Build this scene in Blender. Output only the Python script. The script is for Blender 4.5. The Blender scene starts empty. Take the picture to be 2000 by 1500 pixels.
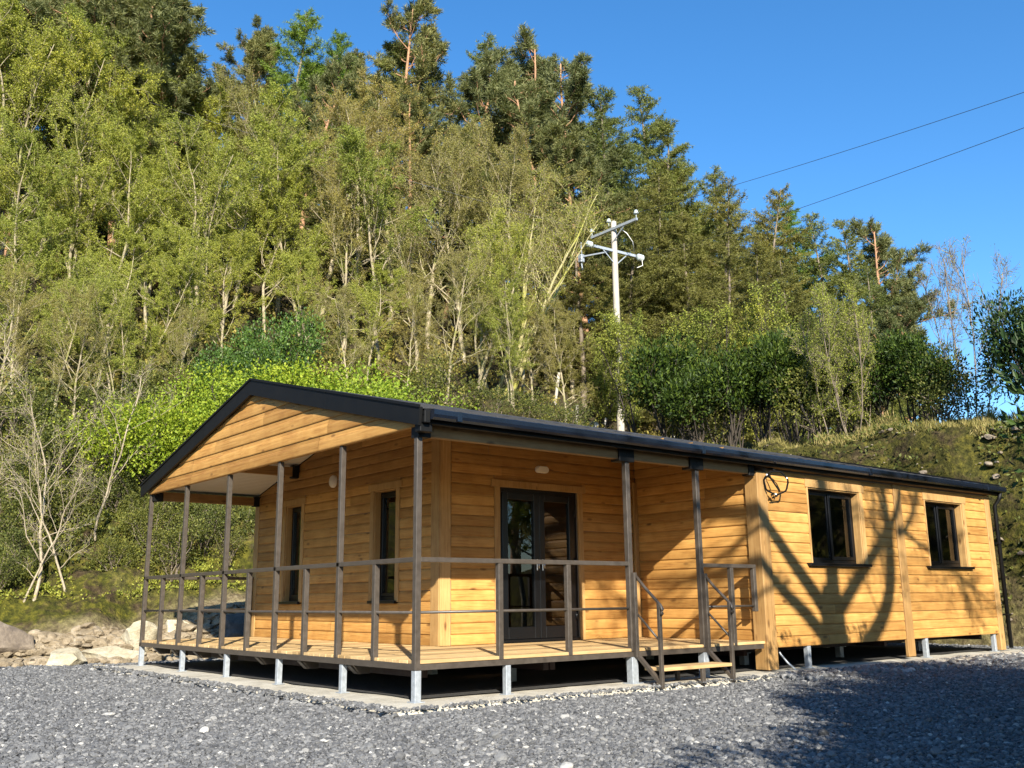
import bpy, math, random
import numpy as np
from mathutils import Vector, Matrix, noise

scene = bpy.context.scene
col = scene.collection
R = math.radians

# ------------------------------------------------------------------ camera
CAM = np.array([8.422, -5.574, 0.994])
YAW, PITCH, ROLL = -0.8872, 0.2195, -0.0106
_f = np.array([math.sin(YAW)*math.cos(PITCH), math.cos(YAW)*math.cos(PITCH), math.sin(PITCH)])
_r = np.array([math.cos(YAW), -math.sin(YAW), 0.0])
_u = np.cross(_r, _f)
_c, _s = math.cos(ROLL), math.sin(ROLL)
_r, _u = _c*_r+_s*_u, -_s*_r+_c*_u
camd = bpy.data.cameras.new('camera'); cam = bpy.data.objects.new('camera', camd); col.objects.link(cam)
camd.sensor_width = 36; camd.lens = 33.96; camd.clip_start = 0.05; camd.clip_end = 6000
cam.matrix_world = Matrix(((_r[0], _u[0], -_f[0], CAM[0]), (_r[1], _u[1], -_f[1], CAM[1]), (_r[2], _u[2], -_f[2], CAM[2]), (0, 0, 0, 1)))
scene.camera = cam

# ------------------------------------------------------------------ world, sun, exposure
SUN = Vector((1.75, -1.0, 1.05)).normalized()       # direction towards the sun
elev = math.asin(SUN.z); az = math.atan2(SUN.x, SUN.y)
world = bpy.data.worlds.new('World'); scene.world = world; world.use_nodes = True
wn = world.node_tree
bg = wn.nodes['Background']
sky = wn.nodes.new('ShaderNodeTexSky'); sky.sky_type = 'NISHITA'; sky.sun_disc = False
sky.sun_elevation = elev; sky.sun_rotation = az
sky.air_density = 1.0; sky.dust_density = 0.2; sky.ozone_density = 4.0; sky.altitude = 100
hs = wn.nodes.new('ShaderNodeHueSaturation'); hs.inputs['Saturation'].default_value = 1.22; wn.links.new(sky.outputs[0], hs.inputs['Color']); wn.links.new(hs.outputs[0], bg.inputs[0]); bg.inputs[1].default_value = 0.10
sl = bpy.data.lights.new('sun', 'SUN'); sl.energy = 5.0; sl.angle = R(0.53); sl.color = (1.0, 0.93, 0.80)
so = bpy.data.objects.new('sun', sl); col.objects.link(so)
so.rotation_euler = (-SUN).to_track_quat('-Z', 'Y').to_euler(); so.location = (20, -12, 25)
scene.view_settings.view_transform = 'Standard'; scene.view_settings.look = 'None'
scene.view_settings.exposure = 1.3; scene.view_settings.gamma = 1
cy = scene.cycles
cy.max_bounces = 6; cy.diffuse_bounces = 3; cy.glossy_bounces = 3; cy.transmission_bounces = 4; cy.transparent_max_bounces = 8
cy.caustics_reflective = False; cy.caustics_refractive = False
cy.use_denoising = True

# ------------------------------------------------------------------ mesh helpers
class MB:
    """collects polygons, builds ONE mesh object"""
    def __init__(s): s.v = []; s.f = []; s.m = []; s.r = []; s.n = 0; s.sm = []
    def add(s, verts, faces, mat=0, rnd=None, smooth=False):
        if not isinstance(faces, np.ndarray) and len({len(q) for q in faces}) > 1:
            if rnd is None: rnd = random.random()
            for k, L in enumerate(sorted({len(q) for q in faces})):
                if k == 0: s.add(verts, [q for q in faces if len(q) == L], mat, rnd, smooth); n0 = s.n-len(np.asarray(verts).reshape(-1, 3))
                else:
                    ff = np.asarray([q for q in faces if len(q) == L]) + n0; s.v.append(np.zeros((0, 3))); s.f.append(ff)
                    s.m.append(np.full(len(ff), mat)); s.r.append(np.full(len(ff), rnd)); s.sm.append(np.full(len(ff), smooth))
            return
        verts = np.asarray(verts, float).reshape(-1, 3); faces = np.asarray(faces, int)
        if rnd is None: rnd = random.random()
        s.v.append(verts); s.f.append(faces + s.n); k = len(faces)
        s.m.append(np.full(k, mat)); s.r.append(np.broadcast_to(np.asarray(rnd, float), (k,))); s.sm.append(np.full(k, smooth))
        s.n += len(verts)
    def box(s, x0, x1, y0, y1, z0, z1, mat=0, rnd=None):
        v = [(x, y, z) for z in (z0, z1) for y in (y0, y1) for x in (x0, x1)]
        f = [(0, 2, 3, 1), (4, 5, 7, 6), (0, 1, 5, 4), (2, 6, 7, 3), (0, 4, 6, 2), (1, 3, 7, 5)]
        s.add(v, f, mat, rnd)
    def bbox(s, x0, x1, y0, y1, z0, z1, b=0.006, mat=0, rnd=None):
        """box with chamfered edges"""
        import itertools
        L = [(x0, x1), (y0, y1), (z0, z1)]
        bm_v = []; idx = {}
        for sx, sy, sz in itertools.product((0, 1), repeat=3):
            c = [L[0][sx], L[1][sy], L[2][sz]]; d = [b if q == 0 else -b for q in (sx, sy, sz)]
            for ax in range(3):
                p = [c[i] + (d[i] if i != ax else 0) for i in range(3)]
                idx[(sx, sy, sz, ax)] = len(bm_v); bm_v.append(p)
        q4 = []; t3 = []
        for ax in range(3):
            o = [i for i in range(3) if i != ax]
            for sd in (0, 1):
                ring = []
                for a, c in ((0, 0), (1, 0), (1, 1), (0, 1)):
                    k = [0, 0, 0]; k[ax] = sd; k[o[0]] = a; k[o[1]] = c; ring.append(idx[(k[0], k[1], k[2], ax)])
                q4.append(ring)
            for a in (0, 1):
                for c in (0, 1):
                    k0 = [0, 0, 0]; k0[o[0]] = a; k0[o[1]] = c; k1 = list(k0); k1[ax] = 1
                    q4.append([idx[(*k0, o[0])], idx[(*k0, o[1])], idx[(*k1, o[1])], idx[(*k1, o[0])]])
        for sx, sy, sz in itertools.product((0, 1), repeat=3):
            t3.append([idx[(sx, sy, sz, 0)], idx[(sx, sy, sz, 1)], idx[(sx, sy, sz, 2)]])
        if rnd is None: rnd = random.random()
        s.add(bm_v, q4, mat, rnd); 
        s.v.append(np.zeros((0, 3))); s.f.append(np.asarray(t3) + s.n - len(bm_v)); s.m.append(np.full(8, mat)); s.r.append(np.full(8, rnd)); s.sm.append(np.full(8, False))
    def bar(s, a, b, w, h, mat=0, up=(0, 0, 1), rnd=None):
        """rectangular bar from a to b"""
        a = Vector(a); b = Vector(b); d = (b-a).normalized(); up = Vector(up)
        if abs(d.dot(up)) > 0.98: up = Vector((0, 1, 0))
        x = d.cross(up).normalized()*(w/2); y = x.cross(d).normalized()*(h/2)
        v = [p + i*x + j*y for p in (a, b) for i, j in ((-1, -1), (1, -1), (1, 1), (-1, 1))]
        f = [(3, 2, 1, 0), (4, 5, 6, 7), (0, 1, 5, 4), (1, 2, 6, 5), (2, 3, 7, 6), (3, 0, 4, 7)]
        s.add([tuple(q) for q in v], f, mat, rnd)
    def tube(s, pts, rad, n=6, mat=0, cap=True, rnd=None, smooth=True):
        P = np.asarray(pts, float); k = len(P)
        rad = np.broadcast_to(np.asarray(rad, float), (k,))
        T = np.gradient(P, axis=0); T /= np.linalg.norm(T, axis=1)[:, None] + 1e-9
        ref = np.array([0, 0, 1.]) if abs(T[0][2]) < 0.9 else np.array([1., 0, 0])
        A = np.cross(T, ref); A /= np.linalg.norm(A, axis=1)[:, None] + 1e-9; B = np.cross(T, A)
        th = np.linspace(0, 2*math.pi, n, endpoint=False)
        V = P[:, None] + rad[:, None, None]*(np.cos(th)[None, :, None]*A[:, None] + np.sin(th)[None, :, None]*B[:, None])
        i = np.arange(k-1)[:, None]*n; j = np.arange(n)[None]; j2 = (j+1) % n
        F = np.stack([i+j, i+j2, i+n+j2, i+n+j], -1).reshape(-1, 4)
        s.add(V.reshape(-1, 3), F, mat, rnd, smooth)
        if cap and n > 3:
            base = s.n - k*n; r = s.r[-1][0]
            for ring in (list(range(base+n-1, base-1, -1)), list(range(base+(k-1)*n, base+k*n))):
                s.v.append(np.zeros((0, 3))); s.f.append(np.asarray([ring])); s.m.append(np.full(1, mat)); s.r.append(np.full(1, r)); s.sm.append(np.full(1, False))
    def lathe(s, prof, c, n=16, mat=0, axis='z', smooth=True):
        P = np.array([[r, z] for r, z in prof], float); th = np.linspace(0, 2*math.pi, n, endpoint=False); k = len(P)
        V = np.stack([P[:, None, 0]*np.cos(th), P[:, None, 0]*np.sin(th), np.broadcast_to(P[:, None, 1], (k, n))], -1).reshape(-1, 3)
        if axis == 'x': V = V[:, [2, 0, 1]]
        if axis == 'y': V = V[:, [1, 2, 0]]
        i = np.arange(k-1)[:, None]*n; j = np.arange(n)[None]; j2 = (j+1) % n
        s.add(V + np.array(c), np.stack([i+j, i+j2, i+n+j2, i+n+j], -1).reshape(-1, 4), mat, None, smooth)
    def build(s, name, mats, parent=None, loc=None, origin=None):
        me = bpy.data.meshes.new(name)
        V = np.concatenate(s.v)
        o = np.array(origin if origin is not None else (chain_loc(parent) if parent is not None else (0, 0, 0)), float)
        V = V - o
        me.vertices.add(len(V)); me.vertices.foreach_set('co', V.astype(np.float32).ravel())
        sizes = np.concatenate([np.full(len(f), f.shape[1]) for f in s.f]); loops = np.concatenate([f.ravel() for f in s.f])
        me.loops.add(len(loops)); me.loops.foreach_set('vertex_index', loops.astype(np.int32))
        me.polygons.add(len(sizes)); st = np.concatenate([[0], np.cumsum(sizes)[:-1]])
        me.polygons.foreach_set('loop_start', st.astype(np.int32)); me.polygons.foreach_set('loop_total', sizes.astype(np.int32))
        me.polygons.foreach_set('material_index', np.concatenate(s.m).astype(np.int32))
        me.polygons.foreach_set('use_smooth', np.concatenate(s.sm).astype(bool))
        at = me.attributes.new('rnd', 'FLOAT', 'FACE'); at.data.foreach_set('value', np.concatenate(s.r).astype(np.float32))
        me.update(calc_edges=True); me.validate()
        for m in (mats if isinstance(mats, (list, tuple)) else [mats]): me.materials.append(m)
        ob = bpy.data.objects.new(name, me); col.objects.link(ob)
        if parent is not None: ob.parent = parent
        elif origin is not None: ob.location = origin
        if loc is not None: ob.location = loc
        return ob

def chain_loc(o):
    p = np.zeros(3)
    while o is not None: p = p + np.array(o.location); o = o.parent
    return p
def tag(o, label=None, cat=None, group=None, kind=None):
    if label: o['label'] = label
    if cat: o['category'] = cat
    if group: o['group'] = group
    if kind: o['kind'] = kind
    return o
def empty(name, loc, label, cat, group=None):
    o = bpy.data.objects.new(name, None); col.objects.link(o); o.location = loc; o.empty_display_size = 0.3
    return tag(o, label, cat, group)

# ------------------------------------------------------------------ materials
class NT:
    def __init__(s, name):
        s.m = bpy.data.materials.new(name); s.m.use_nodes = True; s.t = s.m.node_tree; s.N = s.t.nodes
        s.b = s.N['Principled BSDF']; s.out = s.N['Material Output']
    def new(s, typ, **kw):
        n = s.N.new(typ)
        for k, v in kw.items():
            if k.startswith('i_'):
                key = k[2:]; n.inputs[int(key) if key.isdigit() else key].default_value = v
            else: setattr(n, k, v)
        return n
    def ln(s, a, b): s.t.links.new(a, b)
    def math(s, op, a, b=None, clamp=False):
        n = s.N.new('ShaderNodeMath'); n.operation = op; n.use_clamp = clamp
        for i, q in enumerate((a, b)):
            if q is None: continue
            if isinstance(q, (int, float)): n.inputs[i].default_value = q
            else: s.ln(q, n.inputs[i])
        return n.outputs[0]
    def mix(s, f, a, b, mode='MIX'):
        n = s.N.new('ShaderNodeMix'); n.data_type = 'RGBA'; n.blend_type = mode
        for i, q in ((0, f), (6, a), (7, b)):
            if isinstance(q, (int, float)): n.inputs[i].default_value = q
            elif isinstance(q, tuple): n.inputs[i].default_value = (*q, 1) if len(q) == 3 else q
            else: s.ln(q, n.inputs[i])
        return n.outputs[2]
    def ramp(s, f, stops):
        n = s.N.new('ShaderNodeValToRGB'); e = n.color_ramp.elements
        while len(e) < len(stops): e.new(0.5)
        for i, (p, c) in enumerate(stops): e[i].position = p; e[i].color = (*c, 1) if len(c) == 3 else c
        s.ln(f, n.inputs[0]); return n.outputs[0]
    def noise(s, scale, vec=None, detail=4, rough=0.6, dist=0):
        n = s.new('ShaderNodeTexNoise'); n.inputs['Scale'].default_value = scale; n.inputs['Detail'].default_value = detail
        n.inputs['Roughness'].default_value = rough; n.inputs['Distortion'].default_value = dist
        if vec is not None: s.ln(vec, n.inputs['Vector'])
        return n.outputs[0]
    def coords(s, scale=(1, 1, 1), rnd=0, out='Object'):
        tc = s.new('ShaderNodeTexCoord'); mp = s.new('ShaderNodeMapping'); mp.inputs['Scale'].default_value = scale
        s.ln(tc.outputs[out], mp.inputs[0]); v = mp.outputs[0]
        if rnd:
            a = s.attr('rnd'); m = s.math('MULTIPLY', a, rnd); vm = s.new('ShaderNodeVectorMath', operation='ADD')
            s.ln(v, vm.inputs[0]); s.ln(m, vm.inputs[1]); v = vm.outputs[0]
        return v
    def attr(s, name):
        a = s.new('ShaderNodeAttribute'); a.attribute_name = name; return a.outputs['Fac']
    def bump(s, h, strength=0.3, dist=0.01):
        b = s.new('ShaderNodeBump'); b.inputs['Strength'].default_value = strength; b.inputs['Distance'].default_value = dist
        s.ln(h, b.inputs['Height']); s.ln(b.outputs[0], s.b.inputs['Normal'])

def wood(name, stretch, c_lo, c_mid, c_hi, rough=0.6, knots=True, spec=0.3):
    t = NT(name); v = t.coords(stretch, 37.0)
    g = t.noise(2.2, v, 6, 0.65, 0.6)
    c = t.ramp(g, [(0.25, c_lo), (0.5, c_mid), (0.75, c_hi)])
    pv = t.coords((1, 1, 1), 11.0); p = t.noise(2.6, pv, 3, 0.6)                      # patchy stain take-up
    c = t.mix(t.math('MULTIPLY', t.math('SUBTRACT', p, 0.42, True), 1.5, True), c, tuple(min(1, q*1.22) for q in c_hi))
    rn = t.attr('rnd'); c = t.mix(0.75, c, t.ramp(rn, [(0, (0.60, 0.56, 0.50)), (0.5, (0.92, 0.92, 0.92)), (1, (1.2, 1.2, 1.2))]), 'MULTIPLY')
    if knots:
        ks = tuple(1.0 if q < 3 else 2.6 for q in stretch)
        kv = t.coords(ks, 23.0); vo = t.new('ShaderNodeTexVoronoi', i_Scale=2.3); t.ln(kv, vo.inputs['Vector'])
        k = t.math('SUBTRACT', 1.0, t.math('DIVIDE', vo.outputs['Distance'], 0.16), True)
        sel = t.math('GREATER_THAN', t.noise(1.3, kv, 1), 0.46); k = t.math('MULTIPLY', t.math('POWER', k, 0.6), sel)
        c = t.mix(t.math('MULTIPLY', k, 0.9), c, (c_lo[0]*0.35, c_lo[1]*0.3, c_lo[2]*0.3))
    t.ln(c, t.b.inputs['Base Color']); t.b.inputs['Roughness'].default_value = rough; t.b.inputs['Specular IOR Level'].default_value = spec
    t.bump(g, 0.25, 0.004)
    return t.m

M = {}
WL, WM, WH = (0.235, 0.104, 0.028), (0.395, 0.199, 0.052), (0.50, 0.288, 0.088)
M['clad'] = wood('stained_cladding', (1.0, 1.0, 22.0), WL, WM, WH)
M['trim_v'] = wood('stained_trim', (20.0, 20.0, 0.9), (0.23, 0.12, 0.04), (0.37, 0.215, 0.078), (0.47, 0.295, 0.12))
M['trim_h'] = wood('stained_beam', (1.0, 1.0, 18.0), (0.20, 0.11, 0.045), (0.30, 0.175, 0.07), (0.36, 0.22, 0.1))
M['deck'] = wood('pine_decking', (18.0, 0.9, 18.0), (0.37, 0.235, 0.10), (0.47, 0.315, 0.145), (0.55, 0.39, 0.20))
M['tread'] = wood('pine_tread', (18.0, 0.9, 18.0), (0.30, 0.19, 0.08), (0.40, 0.26, 0.12), (0.47, 0.32, 0.16))

def simple(name, colr, rough=0.5, metal=0.0, nscale=0, namt=0.15, bumps=0, spec=0.5):
    t = NT(name)
    t.b.inputs['Roughness'].default_value = rough; t.b.inputs['Metallic'].default_value = metal; t.b.inputs['Specular IOR Level'].default_value = spec
    if nscale:
        n = t.noise(nscale, t.coords(), 5, 0.6)
        c = t.ramp(n, [(0.25, tuple(q*(1-namt) for q in colr)), (0.75, tuple(min(1, q*(1+namt)) for q in colr))])
        t.ln(c, t.b.inputs['Base Color'])
        r = t.ramp(n, [(0.3, (rough*0.85,)*3), (0.7, (min(1, rough*1.15),)*3)]); t.ln(r, t.b.inputs['Roughness'])
        if bumps: t.bump(n, bumps, 0.01)
    else: t.b.inputs['Base Color'].default_value = (*colr, 1)
    return t.m
M['steel'] = simple('brown_painted_steel', (0.058, 0.047, 0.037), 0.42, 0.0, 14, 0.25, 0.05)
M['galv'] = simple('galvanised_steel', (0.36, 0.39, 0.42), 0.45, 0.4, 22, 0.22)
M['black'] = simple('black_coated_metal', (0.004, 0.004, 0.004), 0.55, 0, 6, 0.2, spec=0.25)
M['gutter'] = simple('black_gutter_plastic', (0.006, 0.009, 0.016), 0.14, 0, 5, 0.2)
M['frame'] = simple('black_window_frame', (0.0035, 0.004, 0.005), 0.3, spec=0.35)
M['red'] = simple('red_primer_steel', (0.014, 0.004, 0.0035), 0.6, 0, 9, 0.3)
M['white'] = simple('white_plastic', (0.72, 0.70, 0.66), 0.35)
M['inside'] = simple('interior_lining', (0.16, 0.13, 0.10), 0.8, 0, 3, 0.2)
M['chrome'] = simple('satin_handle', (0.6, 0.6, 0.6), 0.3, 1.0)
M['cable'] = simple('black_cable', (0.006, 0.006, 0.006), 0.85, spec=0.1)
M['wire'] = simple('overhead_wire', (0.05, 0.05, 0.055), 0.4, 0.3)
t = NT('ribbed_white_soffit'); w = t.new('ShaderNodeTexWave', i_Scale=3.3); w.bands_direction = 'X'; t.ln(t.coords(), w.inputs[0])
t.b.inputs['Base Color'].default_value = (0.74, 0.71, 0.66, 1); t.b.inputs['Roughness'].default_value = 0.45; M['soffit'] = t.m
t = NT('window_glass'); M['glass'] = t.m
fr = t.new('ShaderNodeFresnel', i_IOR=1.62); tr = t.new('ShaderNodeBsdfTransparent', i_Color=(0.55, 0.58, 0.58, 1)); gl = t.new('ShaderNodeBsdfGlossy', i_Roughness=0.0)
mx = t.new('ShaderNodeMixShader'); t.ln(t.math('MULTIPLY', fr.outputs[0], 1.35, True), mx.inputs[0]); t.ln(tr.outputs[0], mx.inputs[1]); t.ln(gl.outputs[0], mx.inputs[2]); t.ln(mx.outputs[0], t.out.inputs[0])
# roof: dark tile-effect sheet with a stone-like coating
t = NT('dark_roof_tiles'); n = t.noise(60, t.coords(), 3); c = t.ramp(n, [(0.3, (0.012, 0.012, 0.013)), (0.7, (0.04, 0.04, 0.043))]); t.ln(c, t.b.inputs['Base Color']); t.b.inputs['Roughness'].default_value = 0.75; t.bump(n, 0.3, 0.01); M['roof'] = t.m
# concrete / sand bed
t = NT('sandy_concrete'); v = t.coords(); n = t.noise(3, v, 8, 0.7); n2 = t.noise(55, v, 3)
c = t.ramp(n, [(0.3, (0.30, 0.27, 0.21)), (0.5, (0.43, 0.395, 0.32)), (0.7, (0.54, 0.505, 0.42))]); c = t.mix(0.35, c, t.ramp(n2, [(0.3, (0.5, 0.5, 0.5)), (0.7, (1.2, 1.2, 1.2))]), 'MULTIPLY')
t.ln(c, t.b.inputs['Base Color']); t.b.inputs['Roughness'].default_value = 0.9; t.bump(t.math('ADD', n, t.math('MULTIPLY', n2, 0.3)), 0.6, 0.03); M['concrete'] = t.m
# stones
t = NT('slate_gravel'); a = t.attr('rnd'); v = t.coords(); n = t.noise(45, v, 4, 0.7)
c = t.ramp(a, [(0.0, (0.04, 0.041, 0.043)), (0.35, (0.092, 0.093, 0.096)), (0.7, (0.15, 0.15, 0.15)), (0.88, (0.25, 0.245, 0.235)), (1.0, (0.55, 0.53, 0.48))])
c = t.mix(0.6, c, t.ramp(n, [(0.3, (0.6, 0.6, 0.62)), (0.7, (1.25, 1.25, 1.22))]), 'MULTIPLY'); t.ln(c, t.b.inputs['Base Color']); t.b.inputs['Roughness'].default_value = 0.72; t.bump(n, 0.4, 0.01); M['gravel'] = t.m
t = NT('gravel_bed'); v = t.coords(); vo = t.new('ShaderNodeTexVoronoi', i_Scale=26.0); t.ln(v, vo.inputs['Vector']); vo2 = t.new('ShaderNodeTexVoronoi', i_Scale=60.0); t.ln(v, vo2.inputs['Vector'])
bw = t.new('ShaderNodeSeparateColor'); t.ln(vo.outputs['Color'], bw.inputs[0]); bw2 = t.new('ShaderNodeSeparateColor'); t.ln(vo2.outputs['Color'], bw2.inputs[0])
g = t.math('ADD', t.math('MULTIPLY', bw.outputs[0], 0.55), t.math('MULTIPLY', bw2.outputs[1], 0.45))
c = t.ramp(g, [(0.1, (0.04, 0.041, 0.043)), (0.5, (0.092, 0.093, 0.096)), (0.8, (0.15, 0.15, 0.15)), (1, (0.27, 0.265, 0.255))]); t.ln(c, t.b.inputs['Base Color']); t.b.inputs['Roughness'].default_value = 0.85
t.bump(t.math('ADD', vo.outputs['Distance'], t.math('MULTIPLY', vo2.outputs['Distance'], 0.5)), 0.9, 0.03); M['gravel_bed'] = t.m
def rockmat(name, lo, mid, hi, moss=None, lichen=0.0):
    t = NT(name); v = t.coords(); n = t.noise(3.5, v, 9, 0.7, 0.4); n2 = t.noise(22, v, 4, 0.7)
    c = t.ramp(n, [(0.3, lo), (0.5, mid), (0.68, hi)]); c = t.mix(0.5, c, t.ramp(n2, [(0.3, (0.65, 0.65, 0.65)), (0.7, (1.2, 1.2, 1.2))]), 'MULTIPLY')
    if moss:
        m = t.noise(1.7, t.coords((1, 1, 1), 5.0), 5, 0.6); c = t.mix(t.ramp(m, [(0.45, (0, 0, 0)), (0.6, (1, 1, 1))]), c, moss)
    t.ln(c, t.b.inputs['Base Color']); t.b.inputs['Roughness'].default_value = 0.88; t.bump(t.math('ADD', n, t.math('MULTIPLY', n2, 0.4)), 0.8, 0.05)
    return t.m
M['rock_tan'] = rockmat('tan_rock', (0.12, 0.09, 0.052), (0.23, 0.18, 0.115), (0.35, 0.29, 0.205))
M['rock_grey'] = rockmat('grey_brown_rock', (0.09, 0.07, 0.055), (0.17, 0.135, 0.10), (0.28, 0.23, 0.17))
M['rock_cream'] = rockmat('cream_rock', (0.27, 0.22, 0.14), (0.40, 0.35, 0.24), (0.5, 0.46, 0.36))
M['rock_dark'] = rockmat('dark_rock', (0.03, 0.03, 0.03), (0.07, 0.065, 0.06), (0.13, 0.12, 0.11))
M['rock_white'] = rockmat('pale_wall_stone', (0.4, 0.39, 0.36), (0.55, 0.54, 0.5), (0.7, 0.69, 0.66), (0.09, 0.10, 0.03))
# hillside: rubble near the foot, moss and leaf litter above ("zone" attribute: 0 rubble, 1 moss, 2 forest floor)
t = NT('mossy_hillside'); v = t.coords(); z = t.attr('zone'); n = t.noise(0.9, v, 8, 0.7, 0.3); n2 = t.noise(7, v, 6, 0.7); n3 = t.noise(2.3, v, 6, 0.65, 0.5)
moss = t.ramp(n2, [(0.3, (0.012, 0.015, 0.004)), (0.5, (0.060, 0.060, 0.009)), (0.68, (0.16, 0.14, 0.018))])
brown = t.ramp(n2, [(0.3, (0.012, 0.009, 0.005)), (0.55, (0.06, 0.042, 0.021)), (0.75, (0.16, 0.12, 0.065))])
mossc = t.mix(t.ramp(n3, [(0.48, (0, 0, 0)), (0.64, (1, 1, 1))]), moss, brown)
rub = t.ramp(n2, [(0.3, (0.11, 0.08, 0.045)), (0.5, (0.25, 0.195, 0.12)), (0.7, (0.40, 0.335, 0.23))])
floor = t.ramp(n2, [(0.3, (0.018, 0.016, 0.008)), (0.6, (0.07, 0.055, 0.028)), (0.8, (0.11, 0.105, 0.03))])
c = t.mix(t.math('ADD', z, t.math('MULTIPLY', t.math('SUBTRACT', n, 0.5), 0.8), True), rub, mossc)
c = t.mix(t.math('SUBTRACT', z, 1.0, True), c, floor)
t.ln(c, t.b.inputs['Base Color']); t.b.inputs['Roughness'].default_value = 0.95; t.b.inputs['Specular IOR Level'].default_value = 0.15
t.bump(t.math('ADD', n2, n3), 1.0, 0.12); M['hill'] = t.m
def bark(name, lo, mid, hi, sc=(6, 6, 1.5), moss=None):
    t = NT(name); v = t.coords(sc); n = t.noise(2.5, v, 6, 0.7, 0.3)
    c = t.ramp(n, [(0.3, lo), (0.5, mid), (0.7, hi)])
    if moss:
        m = t.noise(1.1, t.coords(), 4, 0.6); c = t.mix(t.ramp(m, [(0.5, (0, 0, 0)), (0.62, (1, 1, 1))]), c, moss)
    t.ln(c, t.b.inputs['Base Color']); t.b.inputs['Roughness'].default_value = 0.85; t.bump(n, 0.6, 0.02); return t.m
M['bark_birch'] = bark('pale_bark', (0.12, 0.095, 0.06), (0.28, 0.23, 0.145), (0.42, 0.37, 0.25), (6, 6, 2), (0.19, 0.19, 0.05))
M['bark_pine'] = bark('orange_pine_bark', (0.13, 0.07, 0.04), (0.32, 0.17, 0.09), (0.46, 0.27, 0.15))
M['bark_dark'] = bark('dark_bark', (0.014, 0.011, 0.008), (0.036, 0.027, 0.019), (0.07, 0.053, 0.038))
M['bark_grey'] = bark('grey_larch_bark', (0.07, 0.055, 0.04), (0.16, 0.125, 0.09), (0.26, 0.21, 0.15))
M['bark_moss'] = bark('mossy_bark', (0.12, 0.10, 0.05), (0.30, 0.26, 0.12), (0.42, 0.38, 0.2), (5, 5, 2), (0.26, 0.25, 0.05))
M['bark_bare'] = bark('bleached_bark', (0.14, 0.11, 0.07), (0.30, 0.245, 0.165), (0.43, 0.37, 0.27), (8, 8, 3))
M['pole'] = bark('weathered_pole_wood', (0.24, 0.215, 0.175), (0.38, 0.345, 0.29), (0.48, 0.45, 0.38), (14, 14, 0.8))
def leaf(name, c1, c2, c3, trans=0.35, rough=0.55, spec=0.25, objvar=0.33):
    t = NT(name); a = t.attr('rnd'); n = t.noise(0.7, t.coords(), 3, 0.6)
    f = t.math('ADD', t.math('MULTIPLY', a, 0.6), t.math('MULTIPLY', n, 0.45))
    c = t.ramp(f, [(0.2, c1), (0.52, c2), (0.85, c3)])
    oi = t.new('ShaderNodeObjectInfo')
    c = t.mix(objvar*2, c, t.ramp(oi.outputs['Random'], [(0, (0.72, 0.78, 0.8)), (0.5, (1.0, 1.0, 0.95)), (1, (1.22, 1.08, 0.8))]), 'MULTIPLY')
    t.ln(c, t.b.inputs['Base Color']); t.b.inputs['Roughness'].default_value = rough; t.b.inputs['Specular IOR Level'].default_value = spec
    tl = t.new('ShaderNodeBsdfTranslucent'); t.ln(t.mix(1.0, c, (1.25, 1.25, 0.6), 'MULTIPLY'), tl.inputs[0]); mx = t.new('ShaderNodeMixShader', i_0=trans)
    t.ln(t.b.outputs[0], mx.inputs[1]); t.ln(tl.outputs[0], mx.inputs[2]); t.ln(mx.outputs[0], t.out.inputs[0]); return t.m
M['leaf_birch'] = leaf('spring_birch_leaf', (0.135, 0.165, 0.028), (0.27, 0.30, 0.05), (0.41, 0.425, 0.085), 0.42)
M['leaf_olive'] = leaf('budding_olive_leaf', (0.15, 0.135, 0.045), (0.275, 0.245, 0.075), (0.38, 0.35, 0.105), 0.42)
M['leaf_pine'] = leaf('pine_needle', (0.065, 0.078, 0.028), (0.145, 0.16, 0.06), (0.26, 0.26, 0.11), 0.25)
M['leaf_larch'] = leaf('larch_needle', (0.075, 0.10, 0.025), (0.155, 0.18, 0.045), (0.24, 0.26, 0.07), 0.3)
M['leaf_bronze'] = leaf('bronze_larch_needle', (0.09, 0.09, 0.024), (0.18, 0.175, 0.045), (0.26, 0.25, 0.07), 0.3)
M['leaf_spruce'] = leaf('bright_larch_needle', (0.07, 0.12, 0.02), (0.14, 0.22, 0.03), (0.22, 0.31, 0.05), 0.3)
M['leaf_laurel'] = leaf('laurel_leaf', (0.010, 0.022, 0.004), (0.028, 0.052, 0.008), (0.085, 0.125, 0.016), 0.2, 0.5, 0.18)
M['leaf_rhodo'] = leaf('rhododendron_leaf', (0.010, 0.022, 0.007), (0.024, 0.048, 0.011), (0.06, 0.1, 0.02), 0.15, 0.5, 0.2)
M['leaf_ivy'] = leaf('ivy_leaf', (0.03, 0.06, 0.012), (0.06, 0.12, 0.02), (0.13, 0.2, 0.03), 0.25, 0.45, 0.3)
M['leaf_bright'] = leaf('fresh_bright_leaf', (0.09, 0.15, 0.012), (0.21, 0.29, 0.022), (0.35, 0.41, 0.045), 0.35)
M['leaf_under'] = leaf('undergrowth_leaf', (0.035, 0.046, 0.012), (0.095, 0.11, 0.024), (0.20, 0.205, 0.048), 0.3)
M['grass'] = leaf('bank_grass', (0.11, 0.11, 0.03), (0.22, 0.20, 0.065), (0.42, 0.35, 0.16), 0.3)
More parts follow.
